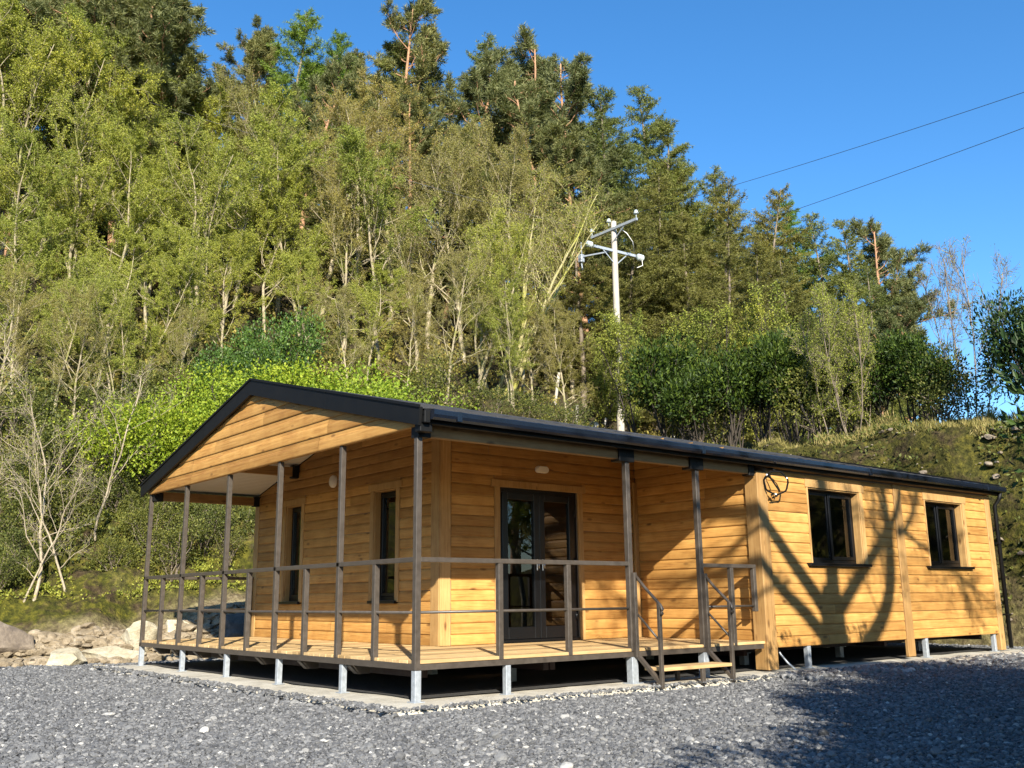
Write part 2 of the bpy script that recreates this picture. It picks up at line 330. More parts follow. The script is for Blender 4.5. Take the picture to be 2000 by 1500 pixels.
# ------------------------------------------------------------------ terrain
# the hill foot and profiles, surveyed by bearing from the yard: (bearing deg, [(distance, height)...])
PROF = [
 (-178, [(0, 0), (30, 0), (60, 1), (120, 2)]),
 (-75, [(0, 0), (20, 0), (24, 1), (40, 6), (70, 14), (120, 20)]),
 (-27.9, [(0, 0), (20.3, 0.05), (21.5, 0.7), (25, 3.6), (33, 8.6), (45, 16), (60, 26), (85, 40), (120, 50)]),
 (-14.8, [(0, 0), (20.6, 0.05), (22.3, 1.2), (25, 4.4), (33, 8.8), (45, 15.5), (60, 24), (85, 37), (120, 47)]),
 (-3.0, [(0, 0), (22.5, 0), (24.5, 3.0), (28, 6.0), (33, 8.0), (45, 13.5), (60, 20.5), (85, 32), (120, 40)]),
 (6.1, [(0, 0), (26, 0), (28, 4.4), (32, 5.7), (38, 7.2), (48, 9.8), (60, 14.5), (85, 23), (120, 28)]),
 (14.8, [(0, 0), (24.3, 0), (25.8, 4.7), (28, 5.0), (32, 5.3), (40, 6.3), (55, 9), (85, 13), (120, 15)]),
 (21.7, [(0, 0), (22.8, 0), (24.2, 4.7), (26.5, 4.9), (32, 5), (40, 5), (60, 4.2), (120, 2)]),
 (27.9, [(0, 0), (21.4, 0), (22.9, 4.5), (25, 4.75), (30, 4.3), (40, 2.5), (60, 0), (120, 0)]),
 (40, [(0, 0), (20, 0), (21.6, 4.5), (25, 4.6), (32, 4), (45, 1), (60, 0), (120, 0)]),
 (80, [(0, 0), (22, 0), (30, 1.5), (45, 2), (60, 1), (120, 0)]),
 (182, [(0, 0), (30, 0), (60, 1), (120, 2)])]
PA = np.array([p[0] for p in PROF]); PD = np.concatenate([np.arange(0, 60, .25), np.arange(60, 121, 2.)])
PT = np.array([np.interp(PD, [q[0] for q in p[1]], [q[1] for q in p[1]]) for p in PROF])
FOOT = np.array([max(q[0] for k, q in enumerate(p[1]) if all(w[1] < 0.06 for w in p[1][:k+1])) for p in PROF])
def polar(x, y):
    dx, dy = x-CAM[0], y-CAM[1]; d = math.hypot(dx, dy)
    a = math.degrees(math.atan2(dx, dy)-YAW)
    a = (a+180) % 360-180
    return a, d
def yard(x, y):
    """height of the gravel yard: level by the cabin, falling gently towards the camera"""
    b = max(0.0, -0.5*y + 0.5*x - 0.3)
    return -0.055 - 0.012*min(b, 12) + 0.03*noise.noise((x*0.35, y*0.35, 3.1)) + 0.012*noise.noise((x*1.6, y*1.6, 7.7))
def terrain_z(x, y, fine=False):
    a, d = polar(x, y); i = int(np.clip(np.searchsorted(PA, a)-1, 0, len(PA)-2)); w = (a-PA[i])/(PA[i+1]-PA[i]); w = w*w*(3-2*w) if False else w
    dd = min(d, 119.9); h0 = np.interp(dd, PD, PT[i]); h1 = np.interp(dd, PD, PT[i+1])
    f0, f1 = FOOT[i], FOOT[i+1]; ft = f0*(1-w)+f1*w
    # shift each profile to the blended foot distance so that the foot line stays sharp between bearings
    h0 = np.interp(min(dd + (f0-ft)*max(0, 1-(dd-ft)/15), 119.9), PD, PT[i]); h1 = np.interp(min(dd + (f1-ft)*max(0, 1-(dd-ft)/15), 119.9), PD, PT[i+1])
    h = h0*(1-w)+h1*w
    if d > 120: h *= max(0, 1-(d-120)/120)
    e = d-ft
    k = min(1, max(0, e/2.5))
    h += k*(0.55*noise.noise((x*0.22, y*0.22, 1.3)) + 0.3*noise.noise((x*0.6, y*0.6, 5.3)))*(1.0 if a < 8 else 0.45)
    if fine:
        q = Vector((x*0.9, y*0.9, h*0.9))
        h += k*(0.42*noise.noise(q*1.1) + 0.24*noise.noise(q*2.7+Vector((3, 1, 7))) + 0.11*noise.noise(q*6+Vector((9, 4, 1))))*(1.55 if a < 8 else 1.0)
    return h if e > 0.5 else h, e
def az_of(px): return math.degrees(math.atan((px-1000)/1886.75))

def polar_mesh(name, mat, angs, dists, zf, zone=None, jitter=None):
    V = []; Z = []
    for a in angs:
        th = YAW + R(a); sx, sy = math.sin(th), math.cos(th)
        for d in dists(a):
            x, y = CAM[0]+d*sx, CAM[1]+d*sy; z, e = zf(x, y, a, d)
            if jitter: x, y = jitter(x, y, z, e)
            V.append((x, y, z)); Z.append(e)
    n = len(dists(angs[0])); m = len(angs)
    i = np.arange(m-1)[:, None]*n; j = np.arange(n-1)[None]
    F = np.stack([i+j, i+j+1, i+n+j+1, i+n+j], -1).reshape(-1, 4)
    b = MB(); b.add(V, F, 0, 0.5, True); o = b.build(name, mat)
    if zone:
        at = o.data.attributes.new('zone', 'FLOAT', 'POINT'); at.data.foreach_set('value', np.array([zone(e, v) for e, v in zip(Z, V)], np.float32))
    return o
# yard: one sheet all round, out to the horizon
angs = list(np.arange(-180, 180.1, 2.0)); angs = sorted(set([round(q, 3) for q in angs] + [round(q, 3) for q in np.arange(-32, 32, 0.5)]))
yd = list(np.concatenate([[0.3], np.arange(1, 5, .5), np.arange(5, 26, 0.25), np.arange(26, 60, 4), [80, 120, 200, 400, 900, 2500]]))
def yz(x, y, a, d):
    z = yard(x, y) if d < 40 else -0.15 - 0.0
    # under the slab keep below it
    if -8.9 < x < 0.5 and -0.2 < y < 13.2: z = min(z, -0.06)
    return z, d
o = polar_mesh('gravel_yard', M['gravel_bed'], angs, lambda a: yd, yz); tag(o, kind='structure')
# hillside
ha = sorted(set([round(q, 3) for q in np.arange(-110, 110.1, 2.5)] + [round(q, 3) for q in np.arange(-33, 33, 0.3)]))
off = np.concatenate([[-0.6, -0.3], np.arange(0, 6, 0.11), np.arange(6, 16, 0.35), np.arange(16, 50, 1.5), [55, 62, 72, 85, 110, 150, 220]])
def hd(a): return list(np.interp(a, PA, FOOT) + off)
def hz(x, y, a, d):
    z, e = terrain_z(x, y, abs(a) < 36)
    if e < 0.05: z = -0.25 + (e+0.6)*0.25
    return z, e
def hj(x, y, z, e):
    k = min(1, max(0, e/1.0))*0.35
    return x + k*noise.noise((x*0.8, y*0.8, z*0.8)), y + k*noise.noise((x*0.8+5, y*0.8, z*0.8+9))
def zone(e, v):
    a, d = polar(v[0], v[1])
    left = a < -8
    right_face = a > 8
    m = float(np.interp(a, [-20, -17], [0.2, 0.6]))
    if left: return float(np.interp(e, [0, .4+m, 1.0+m, 9, 14], [0, 0.0, 1, 1, 2]))
    return float(np.interp(e, [0, 0.6, 1.0, 6, 9], [0.6, 1, 1.25, 1.5, 2]))
o = polar_mesh('hillside', M['hill'], ha, hd, hz, zone, hj); tag(o, kind='structure')

# concrete and sand bed the cabin stands on
b = MB(); rng = random.Random(5)
def slab_edge(t):  # perimeter with a ragged outline
    return 0.10*noise.noise((t*1.3, 2.2, 0.4)) + 0.05*noise.noise((t*4, 1.2, 0.4))
P = []
x0, x1, y0, y1 = -8.7, 0.40, -0.42, 13.6
N = 70
for i in range(N): t_ = i/N; P.append((x0+(x1-x0)*t_, y0+slab_edge(x0+(x1-x0)*t_)))
for i in range(N): t_ = i/N; yy = y0+(y1-y0)*t_; P.append((x1+slab_edge(yy+40)+(0 if yy < 9 else 0.25), yy))
for i in range(N): t_ = i/N; P.append((x1+(x0-x1)*t_, y1))
for i in range(N): t_ = i/N; P.append((x0+slab_edge(t_*9+90), y1+(y0-y1)*t_))
cx, cy_ = (x0+x1)/2, (y0+y1)/2; n = len(P)
rings = [(1.0, -0.25), (1.0, -0.045), (0.985, -0.012), (0.95, 0.0), (0.6, 0.0), (0.0, 0.0)]
V = []
for k, z in rings[:-1]:
    for (x, y) in P: V.append((cx+(x-cx)*k if k > .9 else cx+(x-cx)*k, cy_+(y-cy_)*k, z+(0.012*noise.noise((x*2*k, y*2*k, 1)) if z > -0.1 else 0)))
F = []
for r_ in range(len(rings)-2):
    for i in range(n): F.append((r_*n+i, r_*n+(i+1) % n, (r_+1)*n+(i+1) % n, (r_+1)*n+i))
b.add(V, F, 0, .5, True)
k = len(rings)-2; V2 = [V[k*n+i] for i in range(n)] + [(cx, cy_, 0)]
b.add(V2, [(i, (i+1) % n, n) for i in range(n)], 0, .5, True)
o = b.build('concrete_slab', M['concrete']); tag(o, kind='structure')

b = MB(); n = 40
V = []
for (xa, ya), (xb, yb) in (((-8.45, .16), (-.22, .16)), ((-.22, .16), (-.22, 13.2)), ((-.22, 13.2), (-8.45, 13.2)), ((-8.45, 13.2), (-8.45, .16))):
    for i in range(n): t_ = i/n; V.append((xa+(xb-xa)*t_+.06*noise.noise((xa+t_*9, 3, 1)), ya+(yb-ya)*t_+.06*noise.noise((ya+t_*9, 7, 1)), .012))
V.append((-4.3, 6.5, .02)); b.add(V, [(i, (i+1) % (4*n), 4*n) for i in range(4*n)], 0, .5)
t = NT('painted_underfloor_shade'); nn = t.noise(30, t.coords(), 5); t.ln(t.ramp(nn, [(.3, (.012, .011, .010)), (.7, (.04, .037, .033))]), t.b.inputs['Base Color']); t.b.inputs['Roughness'].default_value = .95; t.bump(nn, .8, .03)  # near-black sheet over the slab: shade under the cabin painted into its colour
o = b.build('under_cabin_shade_sheet', t.m); tag(o, kind='structure')
# ------------------------------------------------------------------ rocks
def ico(sub):
    import bmesh
    bm = bmesh.new(); bmesh.ops.create_icosphere(bm, subdivisions=sub, radius=1)
    v = np.array([q.co[:] for q in bm.verts]); f = np.array([[q.index for q in p.verts] for p in bm.faces]); bm.free(); return v, f
ICO = {k: ico(k) for k in (1, 2, 3, 4)}
def rock_verts(seed, sub=3, cuts=9, rough=0.06):
    rs = np.random.RandomState(seed); v, f = ICO[sub]; v = v.copy()
    for _ in range(cuts):
        nrm = rs.normal(size=3); nrm /= np.linalg.norm(nrm); lim = rs.uniform(0.42, 0.78)
        d = v @ nrm; v -= np.outer(np.maximum(0, d-lim), nrm)
    if rough: v *= np.array([1+rough*noise.noise(Vector(q)*2.2+Vector((seed, 0, 0)))+rough*0.4*noise.noise(Vector(q)*7+Vector((0, seed, 0))) for q in v])[:, None]
    return v, f
def rot_z(v, a): c, s_ = math.cos(a), math.sin(a); return v @ np.array([[c, s_, 0], [-s_, c, 0], [0, 0, 1]])
def boulder(loc, size, rot, seed, mat, label, group='boulders at the foot of the bank', sink=0.3):
    v, f = rock_verts(seed, 4, 22, .09); v = rot_z(v*np.array(size), rot); v[:, 2] += size[2]*(1-2*sink)
    b = MB(); b.add(v+np.array(loc), f, 0, 0.5, True); o = b.build('boulder', M[mat], origin=loc)
    m = o.modifiers.new('edges', 'EDGE_SPLIT'); m.split_angle = R(38)
    return tag(o, label, 'boulder', group)
BL = [
 ((-11.9, -1.7), (1.35, .8, .62), 1.2, 3, 'rock_grey', 'big grey brown boulder at the left edge of the gravel'),
 ((-9.9, -1.95), (.5, .45, .22), .4, 5, 'rock_tan', 'low tan boulder in front of the big grey brown boulder'),
 ((-10.2, -0.55), (.52, .38, .24), 1.1, 7, 'rock_cream', 'yellowish angular rock just right of the big grey brown boulder'),
 ((-10.7, 0.45), (.75, .5, .22), 1.25, 9, 'rock_cream', 'flat pale rock between the yellowish rock and the deck'),
 ((-11.2, 1.05), (.62, .5, .5), .9, 11, 'rock_cream', 'rounded cream boulder seen through the leftmost deck railing bay'),
 ((-11.4, 1.95), (.72, .5, .52), .7, 12, 'rock_cream', 'rounded cream boulder seen through the second deck railing bay'),
 ((-10.7, 2.9), (1.15, .6, .55), .95, 14, 'rock_dark', 'large dark shaded boulder behind the deck near the house wall'),
 ((-12.2, 0.1), (.62, .5, .36), .3, 15, 'rock_tan', 'tan boulder on the rubble behind the flat pale rock'),
 ((-12.4, -0.7), (.5, .42, .32), .3, 17, 'rock_cream', 'pale boulder just above the yellowish angular rock'),
 ((-8.75, -0.4), (.2, .15, .07), .3, 19, 'rock_cream', 'small buff stone lying on the gravel left of the corner leg'),
]
for (x, y), sz, ro, sd, mt, lb in BL:
    z = yard(x, y); e = terrain_z(x, y); z = max(z, e[0]) if e[1] > 0 else z
    boulder((x, y, min(z, .12)), sz, ro, sd, mt, lb)
# loose rubble along the left foot (countless)
def scatter_rocks(name, pts, sizes, mats_rnd, mat, seed, sub=1, flat=0.6, protos=8):
    rs = np.random.RandomState(seed); PV = [rock_verts(seed*10+k, sub, 6, 0) for k in range(protos)]
    f0 = PV[0][1]; nv = len(PV[0][0]); N = len(pts)
    base = np.stack([p[0] for p in PV])[rs.randint(0, protos, N)]
    sc = sizes[:, None]*np.stack([rs.uniform(.75, 1.35, N), rs.uniform(.6, 1.0, N), rs.uniform(flat*.6, flat*1.2, N)], 1)
    V = base*sc[:, None]
    # tilt and spin
    t1 = rs.uniform(-.5, .5, N); c, s_ = np.cos(t1), np.sin(t1); y_, z_ = V[..., 1].copy(), V[..., 2].copy(); V[..., 1] = y_*c[:, None]-z_*s_[:, None]; V[..., 2] = y_*s_[:, None]+z_*c[:, None]
    t2 = rs.uniform(0, 6.28, N); c, s_ = np.cos(t2), np.sin(t2); x_, y_ = V[..., 0].copy(), V[..., 1].copy(); V[..., 0] = x_*c[:, None]-y_*s_[:, None]; V[..., 1] = x_*s_[:, None]+y_*c[:, None]
    V += pts[:, None]
    F = (f0[None]+(np.arange(N)*nv)[:, None, None]).reshape(-1, 3)
    b = MB(); b.add(V.reshape(-1, 3), F, 0, np.repeat(mats_rnd, len(f0)), False); return b.build(name, mat)
rs = np.random.RandomState(11); pts = []; sz = []
for _ in range(9000):
    a = rs.uniform(-31, -8); ft = np.interp(a, PA, FOOT); e = rs.uniform(-1.4, .7+(.3 if a > -18.5 else 0)); d = ft+e; th = YAW+R(a); x, y = CAM[0]+d*math.sin(th), CAM[1]+d*math.cos(th)
    if e < 0 and rs.uniform() < min(1, -e/1.2): continue
    tz, ee = terrain_z(x, y, True); z = max(tz if ee > 0.05 else -9, yard(x, y)); s_ = 0.03+0.16*rs.uniform()**3.5
    pts.append((x, y, z+s_*0.15)); sz.append(s_)
o = scatter_rocks('rubble', np.array(pts), np.array(sz), rs.uniform(0, 1, len(pts)), M['rock_tan'], 3, sub=2)
tag(o, 'tan rock rubble along the foot of the bank', 'rubble', kind='stuff')
rs = np.random.RandomState(17); pts = []; sz = []
for _ in range(420):
    a = rs.uniform(12, 33); ft = np.interp(a, PA, FOOT); e = rs.uniform(.1, 1.7); th = YAW+R(a); d = ft+e; x, y = CAM[0]+d*math.sin(th), CAM[1]+d*math.cos(th); s_ = .02+.10*rs.uniform()**4
    pts.append((x, y, terrain_z(x, y, True)[0]+.02)); sz.append(s_)
o = scatter_rocks('bank_stones', np.array(pts), np.array(sz), rs.uniform(0, 1, len(pts)), M['rock_grey'], 6, sub=2)
tag(o, 'small pale stones showing in the mossy bank face', 'stones', kind='stuff')
# gravel stones
rs = np.random.RandomState(21)
N = 290000
a = rs.uniform(-40, 39, N); d = 5.2 + 17.5*rs.uniform(0, 1, N)**1.25
th = YAW+np.radians(a); X = CAM[0]+d*np.sin(th); Y = CAM[1]+d*np.cos(th)
ft = np.interp(a, PA, FOOT); keep = (d < ft+0.1)
inslab = (X > -8.55) & (X < 0.27) & (Y > -0.34) & (Y < 13.4)
edge = (X > -8.8) & (X < 0.55) & (Y > -0.75) & (Y < 13.4) & ~inslab
keep &= ~inslab & (~edge | (rs.uniform(0, 1, N) < 0.6))
X, Y, d = X[keep], Y[keep], d[keep]
S_ = 0.006+0.024*rs.uniform(0, 1, len(X))**3.2+0.0008*d
Zs = np.array([yard(x, y) for x, y in zip(X, Y)])
slabtop = (X > -8.75) & (X < 0.46) & (Y > -0.60)
Zs = np.where(slabtop, np.maximum(Zs, -0.01), Zs)
rn = np.clip(rs.beta(2.2, 2.6, len(X)), 0, 1)
o = scatter_rocks('gravel', np.stack([X, Y, Zs+S_*0.2], 1), S_, rn, M['gravel'], 5, 1, 0.62)
tag(o, 'crushed blue grey slate gravel covering the yard', 'gravel', kind='stuff')
# larger loose stones in the yard: spread over it, too many to count, plus a ridge along the wall
pts = []; sz = []; 
for _ in range(900):
    a_ = rs.uniform(-29, 29); d_ = rs.uniform(5.5, 16); th_ = YAW+R(a_); x, y = CAM[0]+d_*math.sin(th_), CAM[1]+d_*math.cos(th_)
    if -8.8 < x < 0.5 and y > -0.5: continue
    s_ = rs.uniform(.018, .032)+0.03*rs.uniform()**4; pts.append((x, y, yard(x, y)+s_*.3)); sz.append(s_)
for _ in range(900):
    x = 0.5+abs(rs.normal(0, .22)); y = rs.uniform(5.2, 12.9); s_ = rs.uniform(.03, .075); pts.append((x, y, yard(x, y)+rs.uniform(0, .05)*(1-(x-.5)))); sz.append(s_)
for _ in range(260):
    x = rs.uniform(-8.6, 0.6); y = -.48-abs(rs.normal(0, .12)); s_ = rs.uniform(.025, .055); pts.append((x, y, yard(x, y)+rs.uniform(0, .02))); sz.append(s_)
o = scatter_rocks('loose_stones', np.array(pts), np.array(sz), np.clip(rs.beta(3, 2, len(pts)), 0, 1), M['gravel'], 8, 2, 0.7)
tag(o, 'bigger loose slate stones strewn over the gravel', 'stones', kind='stuff')

# ------------------------------------------------------------------ the cabin
cabin = empty('timber_cabin', (-4.09, 6.0, 0.0), 'timber lodge clad in golden stained boards, dark pitched roof and covered deck with brown railings', 'cabin')
rng = random.Random(42)
BH = 0.145
def siding(b, axis, plane, u0, u1, z0, z1, outsign, holes=(), top=None, seed=0, bh=BH):
    """horizontal log-lap boards. axis 'x': boards run along x on plane y=plane, facing outsign*y."""
    r_ = random.Random(seed); k = 0; z = z0
    prof = [(-0.004, 0.0), (0.012, 0.002), (0.0165, 0.012), (0.0175, 0.05), (0.0165, 0.10), (0.011, 0.125), (0.001, 0.134), (0.0, bh)]
    while z < z1-0.02:
        zt = min(z+bh, z1)
        lo, hi = u0, u1
        if top:
            lo, hi = top(z, zt, u0, u1)
            if hi-lo < 0.08: break
        segs = [(lo, hi)]; extra = []
        for (h0, h1, hz0, hz1) in holes:
            if zt > hz0+0.01 and z < hz1-0.01:
                if z < hz1 < zt-.012: extra.append((max(h0, lo), min(h1, hi), hz1, zt))
                if z+.012 < hz0 < zt: extra.append((max(h0, lo), min(h1, hi), z, hz0))
                ns = []
                for s0, s1 in segs:
                    if h1 <= s0 or h0 >= s1: ns.append((s0, s1)); continue
                    if h0 > s0: ns.append((s0, h0))
                    if h1 < s1: ns.append((h1, s1))
                segs = ns
        for s0, s1, za_, zb_ in [(q[0], q[1], z, zt) for q in segs]+extra:
            if s1-s0 < 0.03: continue
            cuts = [s0]; p = s0 + r_.uniform(0.6, 3.4)
            while p < s1-0.5: cuts.append(p); p += r_.uniform(1.6, 3.4)
            cuts.append(s1)
            for c0, c1 in zip(cuts[:-1], cuts[1:]):
                rn = r_.random(); jz = r_.uniform(-.0012, .0012); jo = r_.uniform(-.0015, .0015)
                n = len(prof); V = []
                for u in (c0+0.0015, c1-0.0015):
                    for oo, dz in prof:
                        zz = za_ + min(dz, zb_-za_) + (jz if 0 < dz < bh else 0); w = plane + outsign*(oo+jo)
                        V.append((u, w, zz) if axis == 'x' else (w, u, zz))
                F = [[i, i+1, n+i+1, n+i] for i in range(n-1)]
                b.add(V, F, 0, rn)
        z += bh
def sheet(b, axis, plane, th, u0, u1, z0, z1, holes, mat):
    """solid wall core with openings, between plane and plane+th"""
    us = sorted(set([u0, u1]+[h for H in holes for h in H[:2]])); zs = sorted(set([z0, z1]+[h for H in holes for h in H[2:]]))
    a, c = min(plane, plane+th), max(plane, plane+th)
    for i in range(len(us)-1):
        for j in range(len(zs)-1):
            um, zm = (us[i]+us[i+1])/2, (zs[j]+zs[j+1])/2
            if any(h[0] < um < h[1] and h[2] < zm < h[3] for h in holes): continue
            if axis == 'x': b.box(us[i], us[i+1], a, c, zs[j], zs[j+1], mat)
            else: b.box(a, c, us[i], us[i+1], zs[j], zs[j+1], mat)
XL, XR = -8.174, 0.0; YW = 1.943; XS = -2.385; YR = 5.75; YE = 12.60; ZD = 0.404
ZR, ZE, XRI = 4.0, 2.925, -4.09           # ridge, eave, ridge x
SL = (ZR-ZE)/(0.2-XRI)
def roof_z(x): return ZR - SL*abs(x-XRI)
W1 = (-6.95, -6.38, 1.0, 2.59); W2 = (-4.06, -3.45, 1.0, 2.59)
DR = (2.97, 4.47, 0.415, 2.565)
R1 = (6.93, 8.30, 1.475, 2.585); R2 = (10.33, 11.62, 1.475, 2.585)
TRW = 0.10
# front gable wall of the house under the porch roof
b = MB(); up = lambda z, zt, u0, u1: (u0, u1) if zt < 2.78 else (max(u0, XRI-(ZR-0.14-zt)/SL), min(u1, XRI+(ZR-0.14-zt)/SL))
siding(b, 'x', YW, XL+0.16, XS-0.16, ZD, 3.9, -1, [(W1[0]-TRW, W1[1]+TRW, W1[2]-.03, W1[3]+TRW), (W2[0]-TRW, W2[1]+TRW, W2[2]-.03, W2[3]+TRW)], up, 1)
sheet(b, 'x', YW+0.001, 0.16, XL, XS, 0.33, 2.75, [W1, W2], 1)
b.add([(XL, YW+.002, 2.75), (XS, YW+.002, 2.75), (XS, YW+.002, roof_z(XS)-.12), (XRI, YW+.002, ZR-.12), (XL, YW+.002, roof_z(XL)-.12)], [[0, 1, 2, 3, 4]], 0)
b.build('porch_wall', [M['clad'], M['inside']], cabin)
# recessed side wall with the doors
b = MB(); siding(b, 'y', XS, YW+0.18, YR-0.02, ZD, 3.46, 1, [(DR[0]-TRW, DR[1]+TRW, DR[2]-.2, DR[3]+TRW)], None, 2)
sheet(b, 'y', XS-0.001, -0.16, YW+.165, YR, 0.33, 3.45, [DR], 1); b.build('door_wall', [M['clad'], M['inside']], cabin)
# return wall
b = MB(); rt = lambda z, zt, u0, u1: (u0, min(u1, XRI+(ZR-0.10-z)/SL))
siding(b, 'x', YR, XS+0.02, -0.19, ZD, 3.46, -1, [], rt, 3)
sheet(b, 'x', YR+0.001, 0.16, XS-.16, -.19, 0.33, 2.9, [], 1); b.add([(XS-.16, YR+.002, 2.9), (-.19, YR+.002, 2.9), (-.19, YR+.002, roof_z(-.19)-.09), (XS-.16, YR+.002, roof_z(XS-.16)-.09)], [[0, 1, 2, 3]], 1); b.build('return_wall', [M['clad'], M['inside']], cabin)
# right-hand side wall, two panels either side of the batten
b = MB(); hl = [(R1[0]-.03, R1[1]+TRW, R1[2]-.03, R1[3]+.07), (R2[0]-.03, R2[1]+TRW, R2[2]-.03, R2[3]+.07)]
siding(b, 'y', 0.0, 5.94, 9.33, 0.308, 2.79, 1, hl[:1], None, 4); siding(b, 'y', 0.0, 9.56, 12.50, 0.308, 2.79, 1, hl[1:], None, 5)
sheet(b, 'y', -0.001, -0.16, 5.92, YE, 0.308, 2.9, [R1, R2], 1); b.build('side_wall', [M['clad'], M['inside']], cabin)
# far walls (back and left), plain boarding
b = MB(); siding(b, 'x', YE, XL+.16, XR-.16, 0.308, 3.9, 1, [], up, 6); sheet(b, 'x', YE-.001, -0.16, XL, XR, 0.308, 2.75, [], 1); b.build('rear_wall', [M['clad'], M['inside']], cabin)
b.v and None
b = MB(); siding(b, 'y', XL, YW+.18, YE-.16, 0.308, 2.85, -1, [], None, 7); sheet(b, 'y', XL+.001, 0.16, YW, YE-.17, 0.308, 2.85, [], 1); b.build('rear_side_wall', [M['clad'], M['inside']], cabin)
b = MB(); b.box(XL+.17, XS-.17, YW+.17, YE-.17, 0.33, 0.40, 0); b.box(XS-.17, -.17, YR+.17, YE-.17, 0.33, 0.40, 0); b.build('floor', [M['inside']], cabin)
b = MB(); b.box(XL+.17, XS-.17, YW+.17, YE-.17, 2.80, 2.84, 0); b.box(XS-.17, -.17, YR+.17, YE-.17, 2.80, 2.84, 0); b.build('ceiling', [M['inside']], cabin)
# corner boards and battens
def post(name, x0, x1, y0, y1, z0, z1, mat='trim_v', bev=.006):
    b = MB(); b.bbox(x0, x1, y0, y1, z0, z1, bev); return b.build(name, M[mat], cabin)
post('corner_post', -0.185, 0.035, 5.700, 5.925, 0.02, 2.735)
post('batten', -0.02, 0.032, 9.335, 9.555, 0.04, 2.79)
post('end_board', -0.10, 0.030, 12.50, 12.68, 0.02, 2.79)
b = MB(); b.bbox(XS-.17, XS+.022, YW-.026, YW-.001, ZD, 3.44, .004, rnd=.35); b.bbox(XS-.001, XS+.026, YW-.001, YW+.17, ZD, 3.44, .004, rnd=.8); b.build('corner_board', M['trim_v'], cabin)
b = MB(); b.bbox(XL-.02, XL+.15, YW-.026, YW-.001, ZD, 2.83, .004); b.build('corner_board', M['trim_v'], cabin)
b = MB(); b.bbox(XS+.028, XS+.07, YR-.10, YR-.02, ZD, 2.8, .003); b.build('corner_bead', M['trim_v'], cabin)

# ---- windows
def window(axis, plane, H, out, panes, sill=True, casing='full', recess=0.09, hang=0.06):
    u0, u1, z0, z1 = H
    def bx_(b, ua, ub, wa, wb, za, zb, bev=.003, mat=0, rnd=None):
        a, c = sorted((plane+out*wa, plane+out*wb))
        (b.bbox(ua, ub, a, c, za, zb, bev, mat, rnd) if axis == 'x' else b.bbox(a, c, ua, ub, za, zb, bev, mat, rnd))
    fw = 0.055
    b = MB()
    bx_(b, u0, u0+fw, -recess-.06, -recess, z0, z1); bx_(b, u1-fw, u1, -recess-.06, -recess, z0, z1)
    bx_(b, u0+fw, u1-fw, -recess-.06, -recess, z0, z0+fw); bx_(b, u0+fw, u1-fw, -recess-.06, -recess, z1-fw, z1)
    win = b.build('window', M['frame'], cabin)
    cuts = [u0+fw] + [u0+fw+(u1-u0-2*fw)*c for c in panes] + [u1-fw]
    for i in range(len(cuts)-1):
        a, c = cuts[i], cuts[i+1]
        b = MB(); sw = 0.05 if i == len(cuts)-2 or len(panes) == 0 else 0.03; pr = -recess+(.018 if sw == .05 else -.004); bk = -recess-.035
        bx_(b, a+.002, a+sw, bk, pr, z0+fw+.002, z1-fw-.002); bx_(b, c-sw, c-.002, bk, pr, z0+fw+.002, z1-fw-.002)
        bx_(b, a+sw, c-sw, bk, pr, z0+fw+.002, z0+fw+sw); bx_(b, a+sw, c-sw, bk, pr, z1-fw-sw, z1-fw-.002)
        b.build('sash', M['frame'], win)
        b = MB(); bx_(b, a+sw+.001, c-sw-.001, -recess-.022, -recess-.016, z0+fw+sw+.001, z1-fw-sw-.001, .0005); b.build('pane', M['glass'], win)
    # wooden reveal and casing
    b = MB(); t_ = .018
    bx_(b, u0, u0+t_, -recess+.001, .012, z0+.001, z1-.001, .002, 0, .4); bx_(b, u1-t_, u1, -recess+.001, .012, z0+.001, z1-.001, .002, 0, .7); bx_(b, u0+t_, u1-t_, -recess+.001, .012, z1-t_, z1-.002, .002, 0, .5)
    cz = z1+.001
    if casing == 'full':
        bx_(b, u0-.098, u0-.001, .002, .030, z0-.02, z1, .003, 0, .3); bx_(b, u1+.001, u1+.098, .002, .030, z0-.02, z1, .003, 0, .6)
        bx_(b, u0-.15, u1+.15, .002, .036, z1+.001, z1+.10, .003, 0, .5)
    else:
        bx_(b, u1+.001, u1+.098, .002, .030, z0-.02, z1, .003, 0, .8); bx_(b, u0-.03, u0-.001, .002, .028, z0-.02, z1, .003, 0, .6)
        bx_(b, u0-.06, u1+.14, .002, .034, z1+.001, z1+.12, .003, 0, .5)
    b.build('casing', M['trim_v'], win)
    if sill:
        b = MB(); bx_(b, u0-hang, u1+hang, -recess, .075, z0-.045, z0-.003, .004); b.build('sill', M['frame'], win)
        return win
window('x', YW, W1, -1, []); window('x', YW, W2, -1, [])
window('y', 0.0, R1, 1, [0.50], casing='side', recess=.11, hang=.13); window('y', 0.0, R2, 1, [0.47], casing='side', recess=.11, hang=.13)
